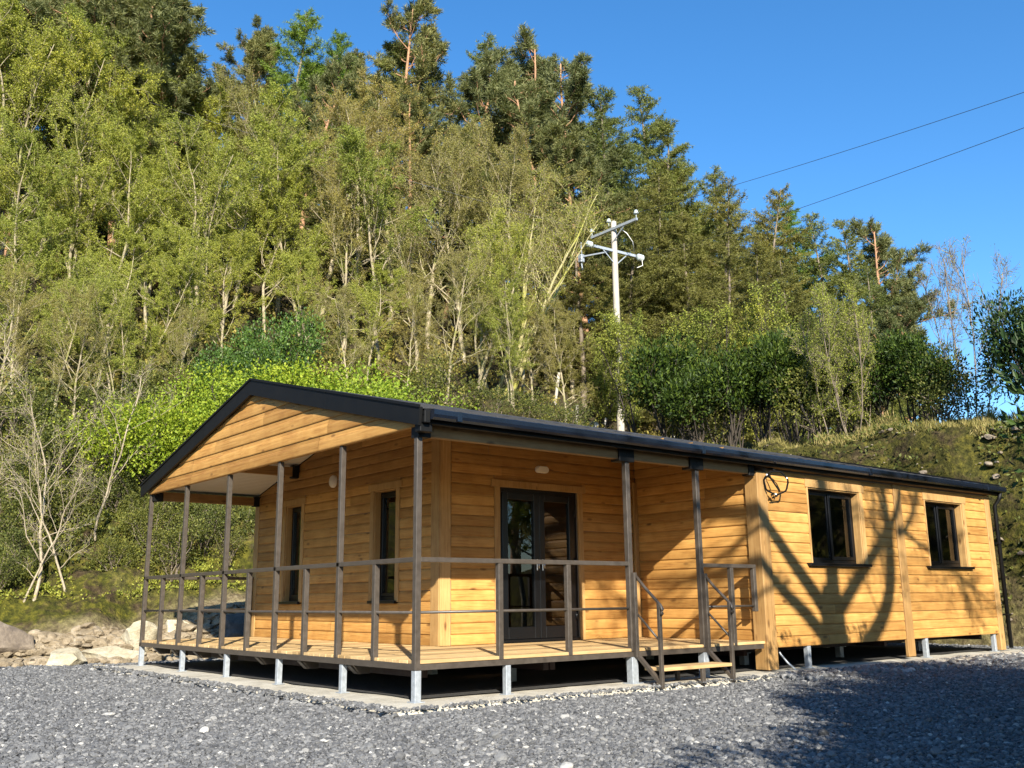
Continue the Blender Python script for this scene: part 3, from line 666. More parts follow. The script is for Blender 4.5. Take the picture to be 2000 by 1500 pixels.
# ---- double door
u0, u1, z0, z1 = DR
b = MB(); p = XS
b.bbox(p-.09, p-.02, u0, u0+.06, z0, z1, .003); b.bbox(p-.09, p-.02, u1-.06, u1, z0, z1, .003); b.bbox(p-.09, p-.02, u0+.06, u1-.06, z1-.06, z1, .003); b.bbox(p-.10, p+.02, u0+.0, u1, z0-.010, z0+.03, .003)
door = b.build('double_door', M['frame'], cabin)
um = (u0+u1)/2
for i, (a, c) in enumerate(((u0+.062, um-.003), (um+.003, u1-.062))):
    b = MB(); st = .10
    b.bbox(p-.075, p-.004, a, a+st, z0+.034, z1-.062, .004); b.bbox(p-.075, p-.004, c-st, c, z0+.034, z1-.062, .004)
    b.bbox(p-.075, p-.004, a+st, c-st, z0+.034, z0+.20, .004); b.bbox(p-.075, p-.004, a+st, c-st, z1-.062-.10, z1-.062, .004)
    b.build('door_leaf', M['frame'], door)
    b = MB(); b.bbox(p-.045, p-.037, a+st+.001, c-st-.001, z0+.201, z1-.163, .0005); b.build('pane', M['glass'], door)
    hy = c-.05 if i == 0 else a+.05
    b = MB(); b.bbox(p-.004, p+.006, hy-.010, hy+.010, 1.40, 1.56, .003, 0); b.tube([(p+.006, hy, 1.52), (p+.04, hy, 1.52)], .007, 8); b.tube([(p+.04, hy, 1.52), (p+.042, hy, 1.43)], .007, 8); b.build('door_handle', M['chrome'], door)
for hz_ in (0.75, 1.55, 2.25):
    b = MB(); b.tube([(p+.004, u1-.055, hz_-.05), (p+.004, u1-.055, hz_+.05)], .014, 10); b.build('hinge', M['frame'], door)
b = MB(); b.bbox(p+.001, p+.030, u0-.10, u0-.001, ZD, z1, .003, 0, .4); b.bbox(p+.001, p+.030, u1+.001, u1+.10, ZD, z1, .003, 0, .6); b.bbox(p+.001, p+.036, u0-.16, u1+.16, z1+.001, z1+.10, .003, 0, .5); b.build('door_casing', M['trim_v'], door)
# ---- wall lights
b = MB(); y_, z_ = 3.75, 2.865
pts = []
V = []; n = 24
for k, (o_, sc) in enumerate(((0, 1), (.035, 1), (.055, .93), (.062, .8))):
    for i in range(n):
        a = 2*math.pi*i/n; cx_ = .062 if math.cos(a) > 0 else -.062
        V.append((XS+.019+o_, y_+(cx_+.055*math.cos(a))*sc, z_+.052*math.sin(a)*sc))
F = [(k*n+i, k*n+(i+1) % n, (k+1)*n+(i+1) % n, (k+1)*n+i) for k in range(3) for i in range(n)]; b.add(V, F, 0, .5, True); b.add([V[3*n+i] for i in range(n)], [list(range(n))], 0)
wl = b.build('wall_light', M['white'], cabin); wl['label'] = 'oval white bulkhead light above the double door'
b = MB(); b.lathe([(.10, 0), (.10, -.03), (.085, -.05), (.0, -.06)], (-5.30, YW-.018, 2.86), 24, axis='y'); wl = b.build('wall_light', M['white'], cabin); wl['label'] = 'round white light on the porch wall'

# ---- roof
b = MB(); y0, y1 = -0.055, 12.85
th = .055; rr = random.Random(3)
# stepped tile courses down each slope (pressed tile-effect sheet) with shallow waves
def slope(side):
    xe = XRI + side*(0.2-XRI); nC = 12; nY = 215
    ys = np.linspace(y0, y1, nY)
    prev = None; V = []; F = []
    rows = []
    for c in range(nC):
        for (f, lift) in ((0.0, .004), (1.0, .028)):
            t_ = (c+f)/nC; x = XRI + side*(0.2-XRI)*t_; z = ZR - (ZR-ZE)*t_ + lift - .004
            rows.append((x, z))
    for (x, z) in rows:
        for k, yv in enumerate(ys): V.append((x, yv, z + .006*math.sin(yv*2*math.pi/0.36)))
    for r_ in range(len(rows)-1):
        for k in range(nY-1):
            q = (r_*nY+k, r_*nY+k+1, (r_+1)*nY+k+1, (r_+1)*nY+k); F.append(q if side < 0 else q[::-1])
    b.add(V, F, 0, .5)
slope(1); slope(-1)
for side in (1, -1):   # underside deck board
    xe = XRI + side*(0.2-XRI)
    b.add([(XRI, y0, ZR-th), (xe, y0, ZE-th+.01), (xe, y1, ZE-th+.01), (XRI, y1, ZR-th)], [(0, 1, 2, 3)], 1)
    b.add([(xe, y0, ZE-th+.01), (xe, y1, ZE-th+.01), (xe, y1, ZE+.02), (xe, y0, ZE+.02)], [(0, 1, 2, 3)], 1)
roof = b.build('roof', [M['roof'], M['black']], cabin)
b = MB(); b.add([(XRI-.14, y0, ZR-.012), (XRI-.14, y1, ZR-.012), (XRI, y1, ZR+.045), (XRI, y0, ZR+.045), (XRI+.14, y0, ZR-.012), (XRI+.14, y1, ZR-.012)], [(0, 3, 2, 1), (3, 4, 5, 2)]); b.build('ridge_cap', M['roof'], roof)
# barge boards
def barge(yc, nm='bargeboard'):
    for side in (-1, 1):
        xe = 0.175 if side > 0 else -8.40
        for (xa, xb) in ([(XRI, xe)] if side < 0 else [(XRI, -1.9), (-1.896, xe)]):
            za, zb = roof_z(xa)+.032, roof_z(xb)+.032; d0, d1 = .215, (.19 if abs(xb-xe) < .01 else .215)
            b = MB(); ya, yb = yc-.018, yc+.018
            xt = xb - (.03*side if abs(xb-xe) < .01 else 0)
            V = [(xa, y, z) for y in (ya, yb) for z in (za, za-d0)] + [(xb, y, zb) for y in (ya, yb)] + [(xt, y, zb-d1) for y in (ya, yb)]
            # 0 a-top,1 a-bot (ya),2 a-top,3 a-bot (yb),4 b-top ya,5 b-top yb,6 b-bot ya,7 b-bot yb
            b.add(V, [(0, 1, 6, 4), (2, 5, 7, 3), (0, 4, 5, 2), (1, 3, 7, 6), (4, 6, 7, 5), (0, 2, 3, 1)]); b.build(nm, M['black'], roof)
            b = MB(); b.bar((xa, yc-.024, za+.008), (xb, yc-.024, zb+.008), .02, .03); b.build('drip_trim', M['black'], roof)
barge(-0.075); barge(12.87)
# gutter and end cap, brackets, downpipe
b = MB(); gx = .215
prof = [(-.055, .05), (-.055, -.01), (-.035, -.045), (.02, -.052), (.05, -.03), (.06, .0), (.058, .045), (.050, .052)]
V = [(gx+px_, y, 2.885+pz) for y in (0.02, 12.9) for px_, pz in prof]; n = len(prof)
b.add(V, [(i, i+1, n+i+1, n+i) for i in range(n-1)], 0, .5, False)
for y in (0.02, 12.9): b.add([(gx+px_, y, 2.885+pz) for px_, pz in prof], [list(range(n))])
for y in (.35, 4.3, 8.3, 12.2): b.bbox(gx-.03, gx+.0625, y-.03, y+.03, 2.834, 2.9385, .002)
b.build('gutter', M['gutter'], cabin)
b = MB(); b.bbox(.06, .205, -.05, .02, 2.80, 2.93, .006); b.bbox(.03, .14, -.06, .09, 2.715, 2.80, .006); b.build('gutter_end_box', M['black'], cabin)
b = MB(); b.box(0.09, .155, 0.03, 12.86, 2.80, 2.925); b.build('fascia', M['black'], roof)
b = MB(); b.tube([(.20, 12.80, 2.85), (.16, 12.80, 2.72), (.075, 12.78, 2.60), (.075, 12.78, 0.05)], .036, 12); b.bbox(.0, .11, 12.73, 12.83, 1.9, 1.93, .002); b.bbox(.0, .11, 12.73, 12.83, .62, .65, .002); b.build('downpipe', M['black'], cabin)
# soffit strip along the long eave in timber
b = MB(); b.bbox(-.12, .085, 5.94, 12.70, 2.80, 2.86, .004); b.build('soffit', M['trim_h'], cabin)
# ---- porch gable
b = MB(); tri = lambda z, zt, u0, u1: (max(u0, XRI-(ZR-0.13-z-.04)/SL), min(u1, XRI+(ZR-0.13-z-.04)/SL))
siding(b, 'x', -0.012, -8.17, 0.02, 2.788, 3.9, -1, [], tri, 9, bh=.185)
b.add([(-8.3, .03, 2.80), (.12, .03, 2.80), (.12, .03, 2.83), (XRI, .03, ZR-.10), (-8.3, .03, 2.83)], [[0, 1, 2, 3, 4]], 0, .3)
b.box(-8.174, 0.02, -.010, .03, 2.79, 2.81, 0, .4)
b.build('gable_cladding', M['clad'], cabin)
# white vaulted soffit inside the porch
for side in (-1, 1):
    b = MB(); xe = -8.12 if side < 0 else .03; n = 60 if side < 0 else 60; prof = []
    for i in range(n):
        xa = XRI+(xe-XRI)*i/n; xb = XRI+(xe-XRI)*(i+.86)/n
        prof += [(xa, roof_z(xa)-.10), (xb, roof_z(xb)-.10), (xb, roof_z(xb)-.09), (XRI+(xe-XRI)*(i+1)/n, roof_z(XRI+(xe-XRI)*(i+1)/n)-.09)]
    V = [(x, y, z) for y in (.03, YW+.0) for x, z in prof]; k = len(prof); b.add(V, [(i, i+1, k+i+1, k+i) for i in range(k-1)], 0)
    if side > 0:
        V = [(x, y, z) for y in (YW, YR) for x, z in prof if x > XS]; k = len(V)//2; b.add(V, [(i, i+1, k+i+1, k+i) for i in range(k-1)], 0)
    b.build('porch_ceiling', M['soffit'], cabin)
# beams with black hangers
def beam(x, y0, y1, z0, z1, w=.09):
    b = MB(); b.bbox(x-w/2, x+w/2, y0, y1, z0, z1, .004); return b.build('beam', M['trim_h'], cabin)
def hanger(x, y, z0, z1, w=.13, d=.12):
    b = MB(); b.bbox(x-w/2, x+w/2, y-d/2, y+d/2, z0, z1, .004); b.tube([(x-w/2-.01, y, (z0+z1)/2), (x+w/2+.01, y, (z0+z1)/2)], .012, 6); b.build('beam_hanger', M['black'], cabin)
beam(-8.085, .05, YW, 2.69, 2.84); hanger(-8.085, .10, 2.675, 2.82, .12, .16); hanger(-8.085, YW-.07, 2.675, 2.85, .12, .12)
beam(-6.60, .05, YW, 3.07, 3.22); hanger(-6.60, YW-.07, 3.04, 3.25, .13, .12)
beam(-1.55, .05, YW, 3.08, 3.2); 
beam(-.045, .10, 5.70, 2.69, 2.84)
hanger(-.045, .07, 2.675, 2.86, .14, .16); hanger(-.045, 3.10, 2.66, 2.86, .16, .26); hanger(-.045, 4.43, 2.66, 2.86, .16, .26); hanger(-.045, 5.62, 2.665, 2.85, .13, .12)
# ---- deck
b = MB(); rr = random.Random(8); bw = .143; x = XL+.01
while x < -.01:
    xb = min(x+bw-.006, -.006)
    yends = (0.012, YW-.002) if x+bw < XS+.0 else (0.012, YR-.004)
    if x+bw >= XS and x < XS: yends = (0.012, YW-.03)
    z = ZD-.034; jz = rr.uniform(-.0015, .0015)
    cuts = [yends[0]+rr.uniform(-.004, .004)]
    if yends[1] > 3: cuts.append(rr.choice([1.9, 2.6, 3.4, 4.0]))
    cuts.append(yends[1])
    for a, c in zip(cuts[:-1], cuts[1:]): b.bbox(x, xb, a, c-.003, z+jz, ZD+jz, .003, 0, rr.random())
    x += bw
b.build('deck_boards', M['deck'], cabin)
b = MB(); y_ = 0.0
b.bbox(XL, 0.0, -.004, .010, .308, .372, .002); b.bbox(XL, -.06, .0105, .05, .308, .316, .001); b.build('deck_edge_channel', M['steel'], cabin)
b = MB(); b.bbox(-.010, .004, .0105, 5.66, .308, .366, .002); b.bbox(-.05, -.0105, .0105, 5.66, .308, .316, .001); b.build('deck_edge_channel', M['steel'], cabin)
b = MB(); b.bbox(XL-.004, XL+.010, .0105, YW, .308, .372, .002); b.build('deck_edge_channel', M['steel'], cabin)
for x in (-7.62, -6.85, -5.95, -5.0, -3.82, -2.62, -1.42):       # tapered joist ends
    b = MB(); t_ = .045
    V = [(xx, yy, zz) for xx in (x-t_, x+t_) for yy, zz in ((.05, .306), (.05, .29), (.15, .20), (.30, .20), (.30, .306))]
    b.add(V, [(0, 1, 2, 3, 4), (9, 8, 7, 6, 5), (0, 5, 6, 1), (1, 6, 7, 2), (2, 7, 8, 3), (3, 8, 9, 4), (4, 9, 5, 0)]); b.build('deck_joist', M['steel'], cabin)
b = MB(); b.box(XL+.3, -.5, .43, .49, .19, .306); b.box(XL+.2, -.3, 1.95, 2.03, .20, .30); b.build('chassis_beam', M['red'], cabin)
b = MB()
for y in (2.05, 5.6, 9.2, 12.4): b.box(XL+.2, -.3, y, y+.08, .20, .30)
for x in (-7.4, -5.2, -3.0, -.9): b.box(x, x+.09, (2.2 if x < XS else 5.9), 12.5, .20, .30)
b.build('underframe', M['red'], cabin)
# legs (galvanised, with base plate)
LEG = [(XL+.035, .035, .07), (-6.34, .035, .066), (-4.71, .035, .066), (-3.11, .035, .066), (-1.51, .035, .066), (-.037, .037, .074), (-.035, 1.20, .066), (-.04, 3.14, .10), (-.04, 4.45, .10), (-.03, 6.70, .075), (-.03, 9.98, .075), (-.05, 12.4, .07)]
for x, y, w in LEG:
    b = MB(); b.bbox(x-w/2, x+w/2, y-w/2, y+w/2, .004, .306, .004); b.bbox(x-w*.9, x+w*.9, y-w*.9, y+w*.9, -.002, .008, .002); b.build('support_leg', M['galv'], cabin)
for y in (2.2, 4.3, 6.5, 9.0, 11.5):
    for x in ((-7.2, -5.1, -2.9, -1.0) if y > 5 else (-7.2, -5.1, -2.9, -1.2)):
        b = MB(); b.bbox(x-.05, x+.05, y-.05, y+.05, .0, .30, .004); b.bbox(x-.12, x+.12, y-.02, y+.02, .18, .20, .003); b.build('support_leg', M['galv'], cabin)
# ---- posts and railings (brown square tube)
PW = .062
def sq(name, x, y, z0, z1, w=PW): b = MB(); b.bbox(x-w/2, x+w/2, y-w/2, y+w/2, z0, z1, .004); return b.build(name, M['steel'], cabin)
GX = [-8.143, -6.539, -4.904, -3.270, -1.635, -.031]
for i, x in enumerate(GX):
    w = .062 if i < 5 else .066
    sq('deck_post', x, .031 - .004, .308 if i in (0, 5) else .372, 2.79 if i < 5 else 2.72, w)
for a, c in zip(GX[:-1], GX[1:]): sq('baluster', (a+c)/2, .027, .372, 1.382)
sq('deck_post', -.031, 3.132, .372, 2.67, .07); sq('deck_post', -.031, 4.456, .372, 2.67, .07)
sq('stair_newel', .030, 3.150, .30, 1.30, .05); sq('stair_newel', .030, 4.474, .30, 1.30, .05)
for y in (1.105, 2.11): sq('baluster', -.031, y, .366, 1.382)
b = MB(); b.bbox(XL, 0, -.004, .058, 1.382, 1.432, .004); b.build('top_rail', M['steel'], cabin)
b = MB(); b.bbox(-.062, 0.0, .0585, 3.097, 1.382, 1.432, .004); b.build('top_rail', M['steel'], cabin)
b = MB(); b.tube([(XL+.05, .027, .875), (-.06, .027, .875)], .0155, 10); b.build('mid_rail', M['steel'], cabin)
b = MB(); b.tube([(-.031, .06, .875), (-.031, 3.1, .875)], .0155, 10); b.build('mid_rail', M['steel'], cabin)
# left end railing, running back to the house wall
b = MB(); b.bbox(XL, XL+.062, .0585, YW-.03, 1.382, 1.432, .004); b.build('top_rail', M['steel'], cabin)
b = MB(); b.tube([(XL+.031, .06, .875), (XL+.031, YW-.04, .875)], .0155, 10); b.build('mid_rail', M['steel'], cabin)
sq('baluster', XL+.031, 1.0, .372, 1.382); sq('baluster', XL+.031, YW-.07, .70, 1.382, .05)
# short railing beside the steps
b = MB(); b.bbox(-.062, 0.0, 4.492, 5.60, 1.382, 1.432, .004); b.build('top_rail', M['steel'], cabin)
b = MB(); b.tube([(-.031, 4.49, .875), (-.031, 5.56, .875)], .0155, 10); b.build('mid_rail', M['steel'], cabin)
sq('baluster', -.031, 5.075, .366, 1.382); b = MB(); b.bbox(-.058, .002, 5.535, 5.595, .80, 1.380, .004); b.build('baluster', M['steel'], cabin)
# ---- steps
b = MB(); b.bbox(.10, .42, 3.20, 4.44, .155, .195, .004); steps = b.build('step_tread', M['tread'], cabin)
for y in (3.17, 4.475):
    xo = .40
    b = MB(); b.bbox(xo-.022, xo+.022, y-.022, y+.022, -.04, .93, .003); b.build('handrail_post', M['steel'], cabin)
    b = MB(); pts = [(.02, y, 1.28), (.18, y, 1.12), (.36, y, .965), (.43, y, .90), (.455, y, .86), (.452, y, .82), (.43, y, .80)]; b.tube(pts, .019, 10); b.build('handrail', M['steel'], cabin)
    b = MB(); b.tube([(.02, y, .83), (.39, y, .50)], .014, 8); b.build('lower_handrail', M['steel'], cabin)
    b = MB(); b.bar((.01, y, .34), (.385, y, .02), .04, .05, up=(0, 1, 0)); b.build('stringer', M['steel'], cabin)
b = MB(); b.bbox(.05, .10, 3.78, 3.83, -.03, .155, .003); b.build('tread_support', M['steel'], cabin)
b = MB(); b.bbox(.38, .42, 3.87, 3.93, -.04, .155, .003); b.build('tread_support', M['steel'], cabin)

# ------------------------------------------------------------------ cable coil on the wall
b = MB(); pts = []
for k in range(2*26+1):
    a = 2*math.pi*k/26; r_ = 1+.04*math.sin(k*1.7); pts.append((.150+.10*r_*math.cos(a), 5.985+.14*r_*math.cos(a), 2.575+.165*r_*math.sin(a)))
b.tube(pts, .0125, 8)
b.tube([(.09, 5.90, 2.69), (.14, 5.96, 2.56), (.17, 6.02, 2.46), (.15, 5.99, 2.39), (.11, 5.93, 2.36), (.10, 5.92, 2.40), (.13, 5.96, 2.43)], .0125, 8)
b.tube([(.02, 5.98, 2.80), (.12, 5.97, 2.775), (.15, 5.985, 2.74)], .0125, 8)
o = b.build('cable_coil', M['cable'], origin=(.06, 5.995, 2.58)); tag(o, 'coil of black cable hanging on the wall beside the thick corner post', 'cable coil')
for a in (.4, 2.4, 4.6):
    b = MB(); b.tube([(.15+.10*math.cos(a)-.008*math.sin(a), 5.985+.14*math.cos(a)-.011*math.sin(a), 2.575+.165*math.sin(a)+.011*math.cos(a)), (.15+.10*math.cos(a)+.008*math.sin(a), 5.985+.14*math.cos(a)+.011*math.sin(a), 2.575+.165*math.sin(a)-.011*math.cos(a))], .014, 8); b.build('tape_band', M['white'], o)
b = MB(); b.tube([(-.15, 6.15, .30), (-.10, 6.17, .2), (-.04, 6.22, .10), (.03, 6.30, .0), (.05, 6.33, -.06)], .014, 8); o = b.build('drain_hose', M['galv'], origin=(.05, 6.33, -.06)); tag(o, 'thin grey hose dropping from under the cabin beside the thick corner post', 'hose')
# ------------------------------------------------------------------ utility pole
PB = (-18.13, 21.61); pz = terrain_z(*PB)[0]
up_ = empty('utility_pole', (PB[0], PB[1], pz-.3), 'tall weathered wooden power pole with two crossarms standing behind the cabin', 'utility pole')
b = MB(); b.tube([(PB[0]-.02, PB[1], z) for z in np.linspace(pz-.4, 16.28, 12)], np.linspace(.155, .115, 12), 14); b.tube([(PB[0]-.02, PB[1], 16.28), (PB[0]-.02, PB[1], 16.32)], [.115, .06], 14); b.build('pole', M['pole'], up_)
b = MB(); b.bar((-19.38, 21.50, 15.93), (-16.72, 21.50, 15.93), .09, .11); b.bar((PB[0]-.0, 21.5, 15.35), (-17.4, 21.5, 15.9), .03, .04); arm1 = b.build('crossarm', M['galv'], up_)
b = MB(); b.bar((-18.25, 20.52, 15.0), (-18.05, 22.72, 15.0), .09, .11); b.bar((-18.2, 20.95, 14.98), (PB[0], 21.55, 14.45), .03, .04); b.bar((-18.1, 22.3, 14.98), (PB[0], 21.7, 14.45), .03, .04); arm2 = b.build('crossarm', M['galv'], up_)
t = NT('insulator_glass'); t.b.inputs['Base Color'].default_value = (.55, .62, .62, 1); t.b.inputs['Roughness'].default_value = .1; t.b.inputs['Transmission Weight'].default_value = .3; M['insul'] = t.m
for (x, y, z) in ((-19.33, 21.5, 15.98), (-18.22, 21.40, 16.05), (-16.76, 21.5, 15.98)):
    b = MB(); b.tube([(x, y, z), (x, y, z+.16)], .016, 6); b.lathe([(.0, .10), (.05, .11), (.10, .13), (.11, .17), (.07, .20), (.085, .23), (.05, .29), (.0, .30)], (x, y, z+.05), 16); b.build('insulator', M['insul'], up_)
for (x, y, z, s_) in ((-18.28, 20.40, 15.02, -1), (-18.02, 22.85, 14.98, 1)):
    b = MB()
    for k in range(3): b.lathe([(.0, k*.11*s_), (.14, k*.11*s_+.01*s_), (.15, k*.11*s_+.03*s_), (.05, k*.11*s_+.06*s_), (.03, k*.11*s_+.11*s_)], (x, y, z), 16, axis='y')
    b.build('insulator', M['insul'], up_)
b = MB(); b.bbox(-19.62, -19.40, 20.9, 21.1, 14.75, 15.1, .02); b.tube([(-19.45, 21, 15.1), (-19.5, 21, 15.35), (-19.6, 21.1, 15.7)], .02, 6); b.tube([(-19.5, 21, 14.75), (-19.45, 21, 14.4)], .035, 8); b.bar((-18.2, 21.4, 14.95), (-19.45, 21.0, 15.0), .05, .06); b.build('switch_gear', M['galv'], up_)
b = MB(); b.tube([(-17.75, 21.5, 15.9), (-17.5, 21.7, 15.6), (-17.48, 22.0, 15.3), (-17.8, 22.4, 15.02)], .018, 6); b.tube([(-18.02, 23.1, 14.95), (-17.9, 23.0, 14.6), (-17.95, 22.7, 14.45)], .015, 6); b.build('jumper_cable', M['white'], up_)
def wire(pts, sag, label):
    a, c = np.array(pts[0]), np.array(pts[1]); P = []
    for k in range(41):
        t_ = k/40; p = a*(1-t_)+c*t_; p[2] -= sag*4*t_*(1-t_); P.append(p)
    b = MB(); b.tube(P, .008, 5); o = b.build('power_line', M['wire'], origin=tuple(a)); tag(o, label, 'power line', 'overhead lines from the pole')
def ext(a, q, k): a, q = np.array(a), np.array(q); return tuple(a+(q-a)*k)
wire(((-16.76, 21.5, 16.20), ext((-16.76, 21.5, 16.2), (.04, 16.91, 12.74), 1.5)), .25, 'upper of the two thin black wires crossing the sky to the right')
wire(((-18.02, 23.2, 14.98), ext((-18.02, 23.2, 14.98), (-.05, 16.88, 11.86), 1.5)), .25, 'lower of the two thin black wires crossing the sky to the right')
wire(((-19.33, 21.5, 16.20), ext((-19.33, 21.5, 16.2), (-30.5, 3.6, 22.2), 1.4)), .3, 'thin wire passing in front of the trees towards the upper left')
# ------------------------------------------------------------------ stone wall fragments and fence posts near the pole base
for k, (x, y, s_, lb) in enumerate(((-18.6, 20.5, .38, 'rounded pale stone just left of the utility pole base'), (-15.5, 21.6, .32, 'pale stone right of the utility pole base, left of its pair'), (-14.6, 21.9, .36, 'pale stone right of the utility pole base, right of its pair'), (-19.5, 19.9, .25, 'small pale stone beside the leaning fence posts'))):
    z = terrain_z(x, y)[0]; boulder((x, y, z), (s_, s_*.8, s_*.75), k*1.3, 30+k, 'rock_white', lb, 'pale stones of the old wall by the pole', .1)
for k, (x, y, h, lean, lb) in enumerate(((-20.1, 19.8, 1.6, .35, 'tall leaning grey fence post left of the utility pole'), (-19.2, 20.2, .75, .05, 'short upright fence stake left of the utility pole'), (-18.5, 20.9, .8, .2, 'short fence stake closest to the utility pole base'))):
    z = terrain_z(x, y)[0]; b = MB(); b.tube([(x, y, z-.2), (x+lean*.5, y+lean*.5, z+h)], [.07, .06], 8); o = b.build('fence_post', M['pole'], origin=(x, y, z)); tag(o, lb, 'fence post', 'old fence posts near the pole')

